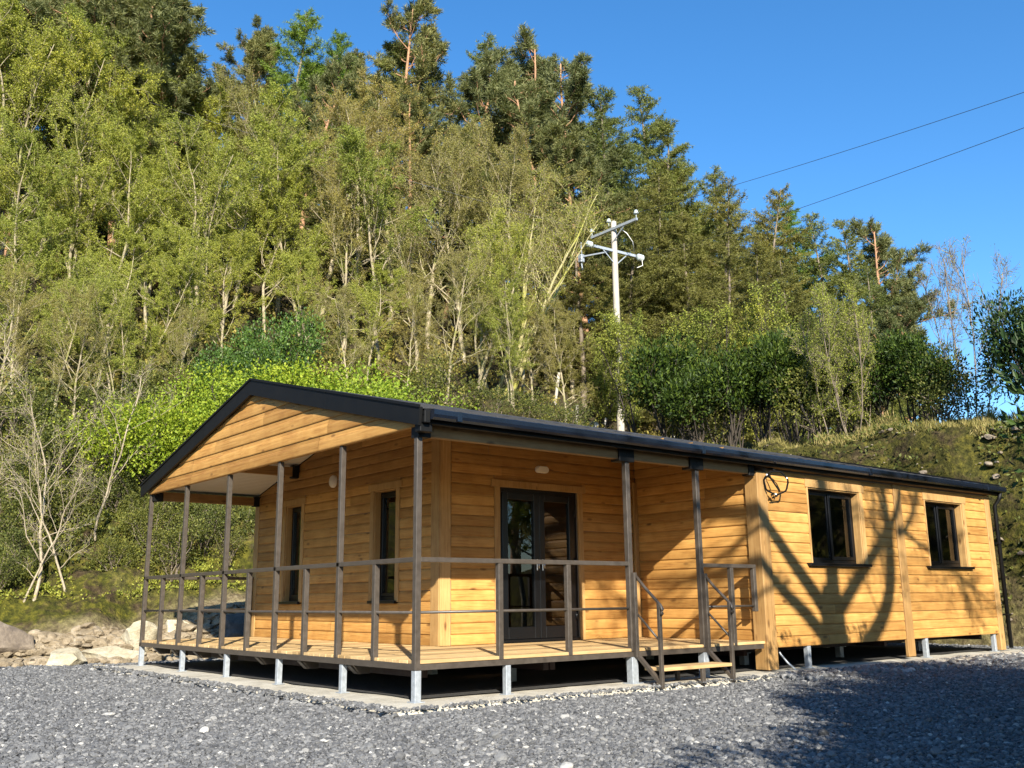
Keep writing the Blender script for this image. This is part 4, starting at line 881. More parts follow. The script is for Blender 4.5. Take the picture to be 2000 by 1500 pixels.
TREES = [
 ('pine', 0, -37.27, -0.23, 15.1, 5.02, 'grey green tufted pine above the big boulder, on the skyline, leftmost', 'conifers along the skyline', 0.0, 1.35),
 ('pine', 1, -40.91, 2.56, 13.99, 2.05, 'grey green tufted pine above the big boulder, on the skyline, third from left', 'conifers along the skyline', 0.0, 1.35),
 ('pine', 2, -34.65, 3.44, 13.8, 1.51, 'grey green tufted pine above the big boulder, on the skyline, rightmost', 'conifers along the skyline', 0.0, 1.35),
 ('pine', 3, -37.08, 6.18, 14.3, 5.17, 'grey green tufted pine left of the deck, on the skyline, third from left', 'conifers along the skyline', 0.0, 1.35),
 ('pine', 4, -33.71, 7.11, 13.56, 0.72, 'grey green tufted pine above the left eave, on the skyline, second from left', 'conifers along the skyline', 0.0, 1.35),
 ('pine', 5, -32.17, 0.21, 11.65, 2.99, 'grey green tufted pine above the big boulder, on the skyline, second from left', 'conifers along the skyline', 0.0, 1.35),
 ('pine', 6, -32.87, 2.09, 12.06, 3.5, 'grey green tufted pine above the big boulder, on the skyline, fourth from left', 'conifers along the skyline', 0.0, 1.35),
 ('pine', 7, -32.51, 3.85, 12.26, 3.84, 'grey green tufted pine left of the deck, on the skyline, leftmost', 'conifers along the skyline', 0.0, 1.35),
 ('pine', 8, -35.71, 3.2, 13.94, 0.91, 'grey green tufted pine above the big boulder, on the skyline, fifth from left', 'conifers along the skyline', 0.0, 1.35),
 ('pine', 9, -33.31, 4.79, 13.8, 3.96, 'grey green tufted pine left of the deck, on the skyline, second from left', 'conifers along the skyline', 0.0, 1.35),
 ('pine', 10, -31.86, 6.3, 13.8, 3.14, 'grey green tufted pine above the left eave, on the skyline, leftmost', 'conifers along the skyline', 0.0, 1.35),
 ('pine', 11, -31.54, 7.34, 12.28, 5.35, 'grey green tufted pine above the left eave, on the skyline, rightmost', 'conifers along the skyline', 0.0, 1.35),
 ('pine', 12, -31.07, 5.44, 11.83, 0.18, 'grey green tufted pine left of the deck, on the skyline, rightmost', 'conifers along the skyline', 0.0, 1.35),
 ('pine', 13, -32.49, 7.65, 10.46, 6.01, 'grey green tufted pine above the left eave, on the skyline, third from left', 'conifers along the skyline', 0.0, 1.35),
 ('larch', 14, -38.63, 11.33, 9.36, 1.08, 'dark green sparse larch above the left eave, on the skyline, rightmost', 'conifers along the skyline', 0.0, 1.15),
 ('larch', 15, -36.24, 9.07, 12.94, 5.11, 'dark green sparse larch above the left eave, on the skyline, middle one', 'conifers along the skyline', 0.0, 1.15),
 ('larch', 16, -30.78, 6.42, 10.61, 3.19, 'dark green sparse larch above the left eave, on the skyline, leftmost', 'conifers along the skyline', 0.0, 1.15),
 ('pine', 17, -47.68, 15.7, 6.92, 5.25, 'grey green tufted pine above the left roof slope, on the skyline, left one', 'conifers along the skyline', 0.0, 1.1),
 ('pine', 18, -52.81, 19.05, 13.68, 1.15, 'grey green tufted pine above the left roof slope, on the skyline, right one', 'conifers along the skyline', 0.0, 1.1),
 ('pine', 19, -39.4, 14.84, 12.8, 2.02, 'grey green tufted pine above the roof ridge, on the skyline', 'conifers along the skyline', 0.0, 1.1),
 ('fresh', 20, -36.99, 15.35, 15.6, 0.55, 'bright green feathery larch above the roof ridge, on the skyline', 'conifers along the skyline', 0.0, 1.15),
 ('fresh', 21, -39.53, 19.26, 15.23, 4.89, 'bright green feathery larch above the right roof slope, on the skyline', 'conifers along the skyline', 0.0, 1.15),
 ('pine', 22, -32.87, 14.69, 13.07, 3.35, 'grey green tufted pine above the right roof slope, on the skyline, left one', 'conifers along the skyline', 0.0, 1.1),
 ('pine', 23, -36.32, 20.92, 17.59, 1.29, 'grey green tufted pine above the porch gable end, on the skyline, left one', 'conifers along the skyline', 0.0, 1.1),
 ('pine', 24, -41.39, 22.13, 13.68, 1.2, 'grey green tufted pine above the right roof slope, on the skyline, right one', 'conifers along the skyline', 0.0, 1.1),
 ('pine', 25, -40.48, 25.62, 15.16, 0.51, 'grey green tufted pine above the porch gable end, on the skyline, right one', 'conifers along the skyline', 0.0, 1.1),
 ('larch', 26, -35.48, 24.12, 17.44, 1.26, 'dark green sparse larch above the porch corner post, on the skyline', 'conifers along the skyline', 0.0, 1.15),
 ('pine', 27, -31.92, 23.96, 16.83, 3.52, 'grey green tufted pine above the porch corner post, on the skyline', 'conifers along the skyline', 0.0, 1.1),
 ('larch', 28, -37.2, 30.24, 19.88, 2.75, 'dark green sparse larch above the double door, on the skyline', 'conifers along the skyline', 0.0, 1.15),
 ('pine', 29, -32.69, 29.44, 19.35, 4.42, 'grey green tufted pine above the double door, on the skyline', 'conifers along the skyline', 0.0, 1.1),
 ('pine', 30, -34.01, 32.49, 18.66, 0.48, 'grey green tufted pine left of the utility pole, on the skyline, left one', 'conifers along the skyline', 0.0, 1.1),
 ('pine', 31, -28.84, 29.24, 18.16, 5.27, 'grey green tufted pine left of the utility pole, on the skyline, right one', 'conifers along the skyline', 0.0, 1.1),
 ('larch', 32, -25.49, 29.8, 19.24, 6.17, 'dark green sparse larch just left of the utility pole top, on the skyline, right one', 'conifers along the skyline', 0.0, 1.15),
 ('larch', 33, -31.41, 33.78, 17.76, 4.65, 'dark green sparse larch just left of the utility pole top, on the skyline, left one', 'conifers along the skyline', 0.0, 1.15),
 ('larch', 34, -29.02, 36.07, 20.51, 4.67, 'dark green sparse larch just right of the utility pole, on the skyline, left one', 'conifers along the skyline', 0.0, 1.15),
 ('larch', 35, -25.59, 33.76, 18.52, 5.34, 'dark green sparse larch just right of the utility pole, on the skyline, right one', 'conifers along the skyline', 0.0, 1.15),
 ('bronze', 36, -24.63, 34.57, 16.6, 0.6, 'bronze green larch above the return wall, on the skyline, left one', 'conifers along the skyline', 0.0, 1.15),
 ('larch', 37, -26.28, 39.64, 17.07, 2.9, 'dark green sparse larch above the return wall, on the skyline', 'conifers along the skyline', 0.0, 1.15),
 ('bronze', 38, -22.69, 33.57, 14.38, 0.5, 'bronze green larch above the return wall, on the skyline, right one', 'conifers along the skyline', 0.0, 1.15),
 ('bronze', 39, -21.11, 34.77, 14.35, 4.91, 'bronze green larch above the thick corner post, on the skyline', 'conifers along the skyline', 0.0, 1.15),
 ('larch', 40, -22.41, 38.76, 14.12, 3.38, 'dark green sparse larch above the thick corner post, on the skyline', 'conifers along the skyline', 0.0, 1.15),
 ('fresh', 41, -23.25, 43.01, 17.62, 0.67, 'bright green feathery larch above the nearer side window, on the skyline', 'conifers along the skyline', 0.0, 1.15),
 ('larch', 42, -19.56, 39.44, 15.43, 2.79, 'dark green sparse larch above the nearer side window, on the skyline, left one', 'conifers along the skyline', 0.0, 1.15),
 ('larch', 43, -20.61, 43.48, 17.02, 4.88, 'dark green sparse larch above the nearer side window, on the skyline, right one', 'conifers along the skyline', 0.0, 1.15),
 ('pine', 44, -16.51, 38.91, 14.71, 3.47, 'grey green tufted pine between the two side windows, on the skyline', 'conifers along the skyline', 0.0, 1.1),
 ('larch', 45, -14.38, 34.38, 11.05, 0.76, 'dark green sparse larch between the two side windows, on the skyline', 'conifers along the skyline', 0.0, 1.15),
 ('pine', 46, -28.17, 23.92, 14.18, 5.88, 'grey green tufted pine above the double door, below the skyline', 'conifers in the middle of the wood', 0.0, 1.3),
 ('pine', 47, -25.77, 25.2, 14.13, 0.35, 'grey green tufted pine left of the utility pole, below the skyline', 'conifers in the middle of the wood', 0.0, 1.3),
 ('pine', 48, -23.82, 25.82, 13.28, 5.29, 'grey green tufted pine just left of the utility pole top, below the skyline', 'conifers in the middle of the wood', 0.0, 1.3),
 ('larch', 49, -29.26, 22.52, 11.82, 6.12, 'dark green sparse larch above the porch corner post, below the skyline', 'conifers in the middle of the wood', 0.0, 1.3),
 ('pine', 50, -30.27, 19.3, 11.63, 4.72, 'grey green tufted pine above the porch gable end, below the skyline', 'conifers in the middle of the wood', 0.0, 1.3),
 ('bronze', 51, -20.47, 26.27, 13.36, 5.94, 'bronze green larch just right of the utility pole, below the skyline', 'bronze larches on the right of the hill', 0.0, 1.3),
 ('bronze', 52, -18.56, 26.61, 11.11, 3.33, 'bronze green larch above the return wall, below the skyline, left one', 'bronze larches on the right of the hill', 0.0, 1.3),
 ('bronze', 53, -17.36, 27.58, 10.35, 1.38, 'bronze green larch above the return wall, below the skyline, right one', 'bronze larches on the right of the hill', 0.0, 1.3),
 ('bronze', 54, -16.09, 28.53, 9.39, 2.97, 'bronze green larch above the thick corner post, below the skyline', 'bronze larches on the right of the hill', 0.0, 1.3),
 ('bronze', 55, -15.78, 31.17, 10.05, 4.64, 'bronze green larch above the nearer side window, below the skyline', 'bronze larches on the right of the hill', 0.0, 1.3),
 ('larch', 56, -13.82, 31.23, 9.5, 4.83, 'dark green sparse larch above the nearer side window, below the skyline', 'conifers in the middle of the wood', 0.0, 1.3),
 ('pine', 57, -12.53, 30.83, 7.79, 2.41, 'grey green tufted pine between the two side windows, below the skyline, left one', 'conifers in the middle of the wood', 0.0, 1.3),
 ('pine', 58, -16.57, 40.03, 11.05, 5.95, 'grey green tufted pine between the two side windows, below the skyline, right one', 'conifers in the middle of the wood', 0.0, 1.3),
 ('bronze', 59, -20.87, 24.52, 11.08, 0.22, 'bronze green larch just left of the utility pole top, below the skyline', 'bronze larches on the right of the hill', 0.0, 1.3),
 ('bronze', 60, -21.33, 22.64, 9.19, 3.11, 'bronze green larch left of the utility pole, below the skyline', 'bronze larches on the right of the hill', 0.0, 1.3),
 ('larch', 61, -31.75, 16.83, 10.8, 0.25, 'dark green sparse larch above the right roof slope, below the skyline', 'conifers in the middle of the wood', 0.0, 1.3),
 ('larch', 62, -32.38, 4.38, 9.2, 2.25, 'dark green sparse larch left of the deck, below the skyline, left one', 'conifers in the middle of the wood', 0.0, 1.3),
 ('larch', 63, -37.77, 3.12, 6.77, 6.21, 'dark green sparse larch above the big boulder, below the skyline', 'conifers in the middle of the wood', 0.0, 1.3),
 ('pine', 64, -34.86, 9.99, 5.24, 0.74, 'grey green tufted pine above the left eave, below the skyline', 'conifers in the middle of the wood', 0.0, 1.3),
 ('larch', 65, -34.92, 12.6, 5.57, 6.19, 'dark green sparse larch above the left roof slope, below the skyline', 'conifers in the middle of the wood', 0.0, 1.3),
 ('pine', 66, -33.78, 15.11, 6.28, 5.68, 'grey green tufted pine above the right roof slope, below the skyline', 'conifers in the middle of the wood', 0.0, 1.3),
 ('larch', 67, -30.8, 18.46, 7.65, 4.32, 'dark green sparse larch above the porch gable end, below the skyline', 'conifers in the middle of the wood', 0.0, 1.3),
 ('pine', 68, -29.23, 20.86, 7.82, 0.35, 'grey green tufted pine above the porch corner post, below the skyline', 'conifers in the middle of the wood', 0.0, 1.3),
 ('larch', 69, -27.04, 22.13, 8.13, 2.96, 'dark green sparse larch above the double door, below the skyline', 'conifers in the middle of the wood', 0.0, 1.3),
 ('larch', 70, -35.59, 7.81, 4.75, 4.35, 'dark green sparse larch left of the deck, below the skyline, right one', 'conifers in the middle of the wood', 0.0, 1.3),
 ('larch', 71, -24.68, 23.41, 7.72, 0.6, 'dark green sparse larch left of the utility pole, below the skyline', 'conifers in the middle of the wood', 0.0, 1.3),
 ('birch', 72, -31.21, -0.18, 10.5, 1.87, 'pale yellow green birch above the big boulder, back row of leafy trees, leftmost', 'spring green birches on the hillside', 0.0, 1.0),
 ('multi', 73, -30.03, 0.92, 10.12, 0.58, 'pale yellow green birch above the big boulder, back row of leafy trees, middle one', 'spring green birches on the hillside', 0.0, 1.0),
 ('birch', 74, -30.77, 2.41, 10.43, 5.3, 'pale yellow green birch above the big boulder, back row of leafy trees, rightmost', 'spring green birches on the hillside', 0.0, 1.0),
 ('birch', 75, -29.45, 3.74, 9.67, 5.75, 'pale yellow green birch left of the deck, back row of leafy trees, left one', 'spring green birches on the hillside', 0.0, 1.0),
 ('birch', 76, -30.0, 5.55, 9.07, 5.8, 'pale yellow green birch left of the deck, back row of leafy trees, right one', 'spring green birches on the hillside', 0.0, 1.0),
 ('multi', 77, -27.67, 6.3, 8.94, 4.71, 'pale yellow green birch above the left eave, back row of leafy trees', 'spring green birches on the hillside', 0.0, 1.0),
 ('birch', 78, -29.07, 8.37, 9.46, 3.61, 'pale yellow green birch above the left roof slope, back row of leafy trees, left one', 'spring green birches on the hillside', 0.0, 1.0),
 ('birch', 79, -28.54, 9.73, 10.09, 0.39, 'pale yellow green birch above the left roof slope, back row of leafy trees, right one', 'spring green birches on the hillside', 0.0, 1.0),
 ('olive', 80, -27.82, 11.35, 9.46, 3.02, 'olive budding alder above the roof ridge, back row of leafy trees', 'spring green birches on the hillside', 0.0, 1.0),
 ('olive', 81, -27.09, 12.83, 9.95, 4.78, 'olive budding alder above the right roof slope, back row of leafy trees', 'spring green birches on the hillside', 0.0, 1.0),
 ('olive', 82, -26.34, 14.21, 10.37, 4.75, 'olive budding alder above the porch gable end, back row of leafy trees, left one', 'spring green birches on the hillside', 0.0, 1.0),
 ('olive', 83, -27.3, 16.52, 11.88, 0.17, 'olive budding alder above the porch gable end, back row of leafy trees, right one', 'spring green birches on the hillside', 0.0, 1.0),
 ('olive', 84, -24.72, 16.83, 10.86, 0.05, 'olive budding alder above the porch corner post, back row of leafy trees, left one', 'spring green birches on the hillside', 0.0, 1.0),
 ('olive', 85, -22.98, 17.55, 10.06, 0.55, 'olive budding alder above the porch corner post, back row of leafy trees, right one', 'spring green birches on the hillside', 0.0, 1.0),
 ('olive', 86, -21.96, 18.88, 10.47, 5.8, 'olive budding alder above the double door, back row of leafy trees', 'spring green birches on the hillside', 0.0, 1.0),
 ('olive', 87, -22.39, 21.47, 10.6, 0.71, 'olive budding alder left of the utility pole, back row of leafy trees, left one', 'spring green birches on the hillside', 0.0, 1.0),
 ('olive', 88, -21.63, 22.32, 9.7, 2.45, 'olive budding alder left of the utility pole, back row of leafy trees, right one', 'spring green birches on the hillside', 0.0, 1.0),
 ('birch', 89, -26.15, -0.1, 7.51, 2.99, 'pale yellow green birch above the big boulder, middle row of leafy trees, left one', 'spring green birches on the hillside', 0.0, 1.0),
 ('birch', 90, -24.93, 1.01, 6.79, 5.55, 'pale yellow green birch above the big boulder, middle row of leafy trees, right one', 'spring green birches on the hillside', 0.0, 1.0),
 ('multi', 91, -25.66, 2.39, 7.64, 0.85, 'pale yellow green birch left of the deck, middle row of leafy trees, left one', 'spring green birches on the hillside', 0.0, 1.0),
 ('birch', 92, -24.33, 3.56, 7.08, 1.64, 'pale yellow green birch left of the deck, middle row of leafy trees, right one', 'spring green birches on the hillside', 0.0, 1.0),
 ('birch', 93, -24.91, 5.1, 6.55, 4.85, 'pale yellow green birch above the left eave, middle row of leafy trees, left one', 'spring green birches on the hillside', 0.0, 1.0),
 ('multi', 94, -23.55, 5.98, 7.46, 0.54, 'pale yellow green birch above the left eave, middle row of leafy trees, right one', 'spring green birches on the hillside', 0.0, 1.0),
 ('birch', 95, -24.99, 7.83, 8.48, 1.03, 'pale yellow green birch above the left roof slope, middle row of leafy trees', 'spring green birches on the hillside', 0.0, 1.0),
 ('birch', 96, -23.49, 8.81, 7.04, 0.16, 'pale yellow green birch above the roof ridge, middle row of leafy trees', 'spring green birches on the hillside', 0.0, 1.0),
 ('birch', 97, -23.83, 10.43, 7.92, 6.02, 'pale yellow green birch above the right roof slope, middle row of leafy trees', 'spring green birches on the hillside', 0.0, 1.0),
 ('olive', 98, -22.21, 11.36, 7.69, 1.47, 'olive budding alder above the right roof slope, middle row of leafy trees', 'spring green birches on the hillside', 0.0, 1.0),
 ('birch', 99, -21.53, 12.54, 8.61, 3.15, 'pale yellow green birch above the porch gable end, middle row of leafy trees', 'spring green birches on the hillside', 0.0, 1.0),
 ('olive', 100, -20.78, 13.72, 7.16, 2.38, 'olive budding alder above the porch corner post, middle row of leafy trees', 'spring green birches on the hillside', 0.0, 1.0),
 ('olive', 101, -19.19, 17.53, 7.23, 6.16, 'olive budding alder above the double door, middle row of leafy trees', 'spring green birches on the hillside', 0.0, 1.0),
 ('birch', 102, -21.2, -0.86, 5.21, 4.47, 'pale yellow green birch above the big boulder, front row of leafy trees, leftmost', 'spring green birches on the hillside', 0.0, 1.0),
 ('birch', 103, -21.0, 0.28, 5.41, 3.77, 'pale yellow green birch above the big boulder, front row of leafy trees, middle one', 'spring green birches on the hillside', 0.0, 1.0),
 ('multi', 104, -19.8, 1.12, 4.83, 3.07, 'pale yellow green birch above the big boulder, front row of leafy trees, rightmost', 'spring green birches on the hillside', 0.0, 1.0),
 ('birch', 105, -20.51, 2.38, 5.31, 1.68, 'pale yellow green birch left of the deck, front row of leafy trees, left one', 'spring green birches on the hillside', 0.0, 1.0),
 ('birch', 106, -19.18, 3.33, 4.34, 5.27, 'pale yellow green birch above the left eave, front row of leafy trees, left one', 'spring green birches on the hillside', 0.0, 1.0),
 ('birch', 107, -19.78, 4.65, 4.81, 0.65, 'pale yellow green birch above the left eave, front row of leafy trees, right one', 'spring green birches on the hillside', 0.0, 1.0),
 ('birch', 108, -20.3, 6.08, 4.84, 3.9, 'pale yellow green birch above the left roof slope, front row of leafy trees', 'spring green birches on the hillside', 0.0, 1.0),
 ('birch', 109, -19.14, 8.62, 4.62, 1.85, 'pale yellow green birch above the right roof slope, front row of leafy trees', 'spring green birches on the hillside', 0.0, 1.0),
 ('birch', 110, -18.33, 10.09, 4.49, 1.73, 'pale yellow green birch above the porch gable end, front row of leafy trees', 'spring green birches on the hillside', 0.0, 1.0),
 ('olive', 111, -17.61, 11.26, 3.92, 2.85, 'olive budding alder above the porch gable end, front row of leafy trees', 'spring green birches on the hillside', 0.0, 1.0),
 ('olive', 112, -16.68, 15.85, 4.18, 1.19, 'olive budding alder left of the utility pole, front row of leafy trees, left one', 'spring green birches on the hillside', 0.0, 1.0),
 ('olive', 113, -16.12, 11.67, 4.81, 3.72, 'olive budding alder above the porch corner post, front row of leafy trees', 'spring green birches on the hillside', 0.0, 1.0),
 ('multi', 114, -15.59, 14.03, 4.53, 0.44, 'pale yellow green birch above the double door, front row of leafy trees', 'spring green birches on the hillside', 0.0, 1.0),
 ('olive', 115, -15.22, 15.99, 4.39, 0.12, 'olive budding alder left of the utility pole, front row of leafy trees, right one', 'spring green birches on the hillside', 0.0, 1.0),
 ('multi', 116, -17.18, 13.62, 6.23, 0.89, 'pale yellow green birch above the porch corner post, front row of leafy trees', 'spring green birches on the hillside', 0.0, 1.0),
 ('olive', 117, -16.83, 8.69, 4.04, 0.56, 'olive budding alder above the right roof slope, front row of leafy trees', 'spring green birches on the hillside', 0.0, 1.0),
 ('multi', 118, -17.93, 2.28, 4.11, 5.52, 'pale yellow green birch left of the deck, front row of leafy trees, right one', 'spring green birches on the hillside', 0.0, 1.0),
 ('olive', 119, -18.11, -0.6, 4.18, 3.21, 'olive budding alder above the big boulder, front row of leafy trees', 'spring green birches on the hillside', 0.0, 1.0),
 ('olive', 120, -17.74, 1.09, 3.67, 4.26, 'olive budding alder left of the deck, front row of leafy trees', 'spring green birches on the hillside', 0.0, 1.0),
 ('olive', 121, -18.02, 3.63, 3.08, 4.89, 'olive budding alder above the left eave, front row of leafy trees', 'spring green birches on the hillside', 0.0, 1.0),
 ('ash', 0, -17.58, 14.74, 8.61, 5.5, 'spreading many stemmed tree with bare mossy yellow limbs above the porch corner', None, 0.0, 1.1),
 ('sapling', 0, -14.2, 18.45, 4.4, 5.97, 'yellow green leafy young tree just right of the utility pole, behind the hedge, left one', 'young trees behind the laurel hedge', 0.0, 1.0),
 ('sapling', 1, -13.91, 20.06, 5.3, 2.41, 'yellow green leafy young tree just right of the utility pole, behind the hedge, right one', 'young trees behind the laurel hedge', 0.0, 1.0),
 ('sapling', 2, -12.12, 20.26, 5.07, 2.89, 'yellow green leafy young tree above the return wall, behind the hedge', 'young trees behind the laurel hedge', 0.0, 1.0),
 ('sapling', 3, -15.81, 18.27, 4.06, 3.07, 'yellow green leafy young tree just left of the utility pole top, behind the hedge', 'young trees behind the laurel hedge', 0.0, 1.0),
 ('sapling', 4, -10.96, 21.13, 4.94, 4.37, 'yellow green leafy young tree above the thick corner post, behind the hedge, left one', 'young trees behind the laurel hedge', 0.0, 1.0),
 ('sapling', 5, -10.68, 22.56, 5.51, 4.83, 'yellow green leafy young tree above the thick corner post, behind the hedge, right one', 'young trees behind the laurel hedge', 0.0, 1.0),
 ('laurel', 0, -11.11, 16.53, 3.73, 1.22, 'dark glossy laurel just right of the utility pole, on the bank', 'row of laurels on the bank', 0.0, 0.78),
 ('laurel', 1, -9.89, 16.26, 3.22, 5.2, 'dark glossy laurel above the return wall, on the bank, left one', 'row of laurels on the bank', 0.0, 0.78),
 ('laurel', 2, -8.76, 16.54, 3.29, 2.69, 'dark glossy laurel above the return wall, on the bank, right one', 'row of laurels on the bank', 0.0, 0.78),
 ('laurel', 3, -8.29, 17.27, 3.47, 1.58, 'dark glossy laurel above the thick corner post, on the bank, left one', 'row of laurels on the bank', 0.0, 0.78),
 ('laurel', 4, -7.25, 17.14, 3.08, 5.43, 'dark glossy laurel above the thick corner post, on the bank, right one', 'row of laurels on the bank', 0.0, 0.78),
 ('laurel', 5, -6.48, 17.42, 2.65, 5.48, 'dark glossy laurel above the nearer side window, on the bank, left one', 'row of laurels on the bank', 0.0, 0.78),
 ('laurel', 6, -5.75, 17.76, 2.41, 5.39, 'dark glossy laurel above the nearer side window, on the bank, right one', 'row of laurels on the bank', 0.0, 0.78),
 ('laurel', 7, -4.79, 17.74, 2.74, 2.03, 'dark glossy laurel between the two side windows, on the bank', 'row of laurels on the bank', 0.0, 0.78),
 ('laurel', 8, -4.03, 17.82, 2.77, 5.74, 'dark glossy laurel above the farther side window, on the bank, left one', 'row of laurels on the bank', 0.0, 0.78),
 ('laurel', 9, -3.38, 17.82, 2.44, 4.87, 'dark glossy laurel above the farther side window, on the bank, right one', 'row of laurels on the bank', 0.0, 0.78),
 ('willow', 0, -5.16, 16.83, 4.22, 6.09, 'grey green willow shrub with many thin upright stems in front of the laurels', None, 0.0, 0.72),
 ('thin', 0, -2.73, 18.47, 4.87, 4.74, 'slender almost leafless young birch against the sky near the right edge', None, 0.0, 0.8),
 ('rhodo', 0, -0.32, 16.56, 3.01, 6.28, 'dark rhododendron leaning in at the right edge against the sky', None, 0.0, 0.75),
 ('ivy', 0, -17.42, 6.44, 3.0, 3.0, 'rounded dark evergreen bush above the roof ridge', None, 0.0, 0.72),
 ('ivy', 1, -17.01, 5.15, 2.6, 4.71, 'dark evergreen bush half hidden behind the bright bushes left of the roof ridge', None, 0.0, 0.72),
 ('bright', 0, -14.15, 6.29, 3.05, 4.91, 'bright green azalea mound above the right roof slope', 'bright azaleas behind the cabin', 0.0, 1.0),
 ('bright', 1, -13.29, 7.22, 2.92, 3.29, 'bright green azalea mound above the porch gable end, rightmost', 'bright azaleas behind the cabin', 0.0, 1.0),
 ('bright', 2, -14.58, 4.23, 2.31, 3.17, 'bright green azalea mound behind the roof ridge', 'bright azaleas behind the cabin', 0.0, 1.0),
 ('bright', 3, -14.53, 2.98, 2.36, 2.51, 'bright green azalea mound over the left roof slope', 'bright azaleas behind the cabin', 0.0, 1.0),
 ('bright', 4, -14.54, 2.07, 2.4, 5.45, 'bright green azalea mound by the left eave, leftmost', 'bright azaleas behind the cabin', 0.0, 1.0),
 ('bright', 5, -15.04, 5.62, 2.63, 2.38, 'bright green azalea mound directly above the ridge', 'bright azaleas behind the cabin', 0.0, 1.0),
 ('bare', 0, -12.88, -0.51, 5.0, 4.69, 'pale crooked bare sapling on the bank above the big boulder', 'bare saplings on the mossy bank', 0.0, 0.9),
 ('bare', 1, -12.94, 0.1, 3.6, 3.53, 'thin leaning bare sapling right of the crooked one', 'bare saplings on the mossy bank', 0.0, 0.9),
 ('bare', 2, -14.64, -1.06, 5.4, 4.44, 'pale bare sapling at the left edge of the photo', 'bare saplings on the mossy bank', 0.0, 0.9),
 ('bare', 3, -14.09, 0.81, 4.2, 1.94, 'bare sapling halfway between the left edge and the deck', 'bare saplings on the mossy bank', 0.0, 0.9),
 ('bare', 4, -13.04, -0.73, 3.0, 0.5, 'shortest bare sapling low on the mossy bank', 'bare saplings on the mossy bank', 0.0, 0.9),
 ('under', 0, -17.61, -0.59, 2.11, 0.91, 'green leafy bush above the big boulder, mid slope, leftmost', 'bushes in the undergrowth', 0.0, 1.0),
 ('under', 1, -16.9, 0.33, 1.82, 4.91, 'green leafy bush above the big boulder, mid slope, rightmost', 'bushes in the undergrowth', 0.0, 1.0),
 ('under', 2, -17.61, 1.61, 1.54, 5.72, 'green leafy bush left of the deck, mid slope, middle one', 'bushes in the undergrowth', 0.0, 1.0),
 ('under', 3, -16.42, 2.09, 2.03, 3.52, 'green leafy bush left of the deck, mid slope, rightmost', 'bushes in the undergrowth', 0.0, 1.0),
 ('under', 4, -15.71, 0.97, 2.11, 0.36, 'green leafy bush left of the deck, mid slope, leftmost', 'bushes in the undergrowth', 0.0, 1.0),
 ('under', 5, -15.52, -0.39, 1.52, 4.53, 'green leafy bush above the big boulder, mid slope, middle one', 'bushes in the undergrowth', 0.0, 1.0),
 ('under', 6, -14.53, 1.42, 1.21, 4.02, 'green leafy bush left of the deck, low on the bank, third from left', 'bushes in the undergrowth', 0.0, 1.0),
 ('under', 7, -14.61, -0.89, 1.38, 1.7, 'green leafy bush above the big boulder, low on the bank, second from left', 'bushes in the undergrowth', 0.0, 1.0),
 ('under', 8, -18.05, 3.54, 1.64, 6.08, 'green leafy bush above the left eave, mid slope', 'bushes in the undergrowth', 0.0, 1.0),
 ('under', 9, -18.2, 4.6, 1.55, 3.24, 'green leafy bush above the left roof slope, mid slope', 'bushes in the undergrowth', 0.0, 1.0),
 ('under', 10, -13.74, 2.25, 1.24, 6.0, 'green leafy bush above the left eave, low on the bank, middle one', 'bushes in the undergrowth', 0.0, 1.0),
 ('under', 11, -13.41, 3.38, 0.86, 4.41, 'green leafy bush above the left roof slope, low on the bank, second from left', 'bushes in the undergrowth', 0.0, 1.0),
 ('under', 12, -13.04, 3.76, 0.86, 2.85, 'green leafy bush above the left roof slope, low on the bank, fourth from left', 'bushes in the undergrowth', 0.0, 1.0),
 ('under', 13, -14.82, 0.42, 1.23, 5.33, 'green leafy bush above the big boulder, low on the bank, rightmost', 'bushes in the undergrowth', 0.0, 1.0),
 ('under', 14, -14.03, 4.23, 0.83, 4.7, 'green leafy bush above the left roof slope, low on the bank, rightmost', 'bushes in the undergrowth', 0.0, 1.0),
 ('under', 15, -15.95, 8.22, 1.63, 2.54, 'green leafy bush above the right roof slope, mid slope', 'bushes in the undergrowth', 0.0, 1.0),
 ('under', 16, -14.16, 10.13, 2.38, 5.34, 'green leafy bush above the porch corner post, mid slope', 'bushes in the undergrowth', 0.0, 1.0),
 ('under', 17, -13.76, 11.52, 1.57, 0.03, 'green leafy bush above the double door, mid slope', 'bushes in the undergrowth', 0.0, 1.0),
 ('under', 18, -13.66, 13.23, 1.53, 4.9, 'green leafy bush left of the utility pole, mid slope, left one', 'bushes in the undergrowth', 0.0, 1.0),
 ('under', 19, -13.66, 14.73, 1.53, 4.93, 'green leafy bush left of the utility pole, mid slope, right one', 'bushes in the undergrowth', 0.0, 1.0),
 ('under', 20, -9.9, 16.9, 2.23, 5.13, 'green leafy bush above the return wall, mid slope', 'bushes in the undergrowth', 0.0, 1.0),
 ('under', 21, -6.25, 17.09, 2.34, 3.98, 'green leafy bush above the nearer side window, mid slope', 'bushes in the undergrowth', 0.0, 1.0),
 ('under', 22, -3.05, 17.76, 2.24, 3.41, 'green leafy bush above the farther side window, mid slope', 'bushes in the undergrowth', 0.0, 1.0),
 ('under', 23, -12.96, 2.89, 1.27, 0.44, 'green leafy bush above the left roof slope, low on the bank, leftmost', 'bushes in the undergrowth', 0.0, 1.0),
 ('under', 24, -14.24, 9.11, 2.0, 6.22, 'green leafy bush above the porch gable end, mid slope', 'bushes in the undergrowth', 0.0, 1.0),
 ('under', 25, -13.84, -0.67, 1.07, 4.49, 'green leafy bush above the big boulder, low on the bank, third from left', 'bushes in the undergrowth', 0.0, 1.0),
 ('under', 26, -13.19, 1.03, 0.92, 3.02, 'green leafy bush left of the deck, low on the bank, second from left', 'bushes in the undergrowth', 0.0, 1.0),
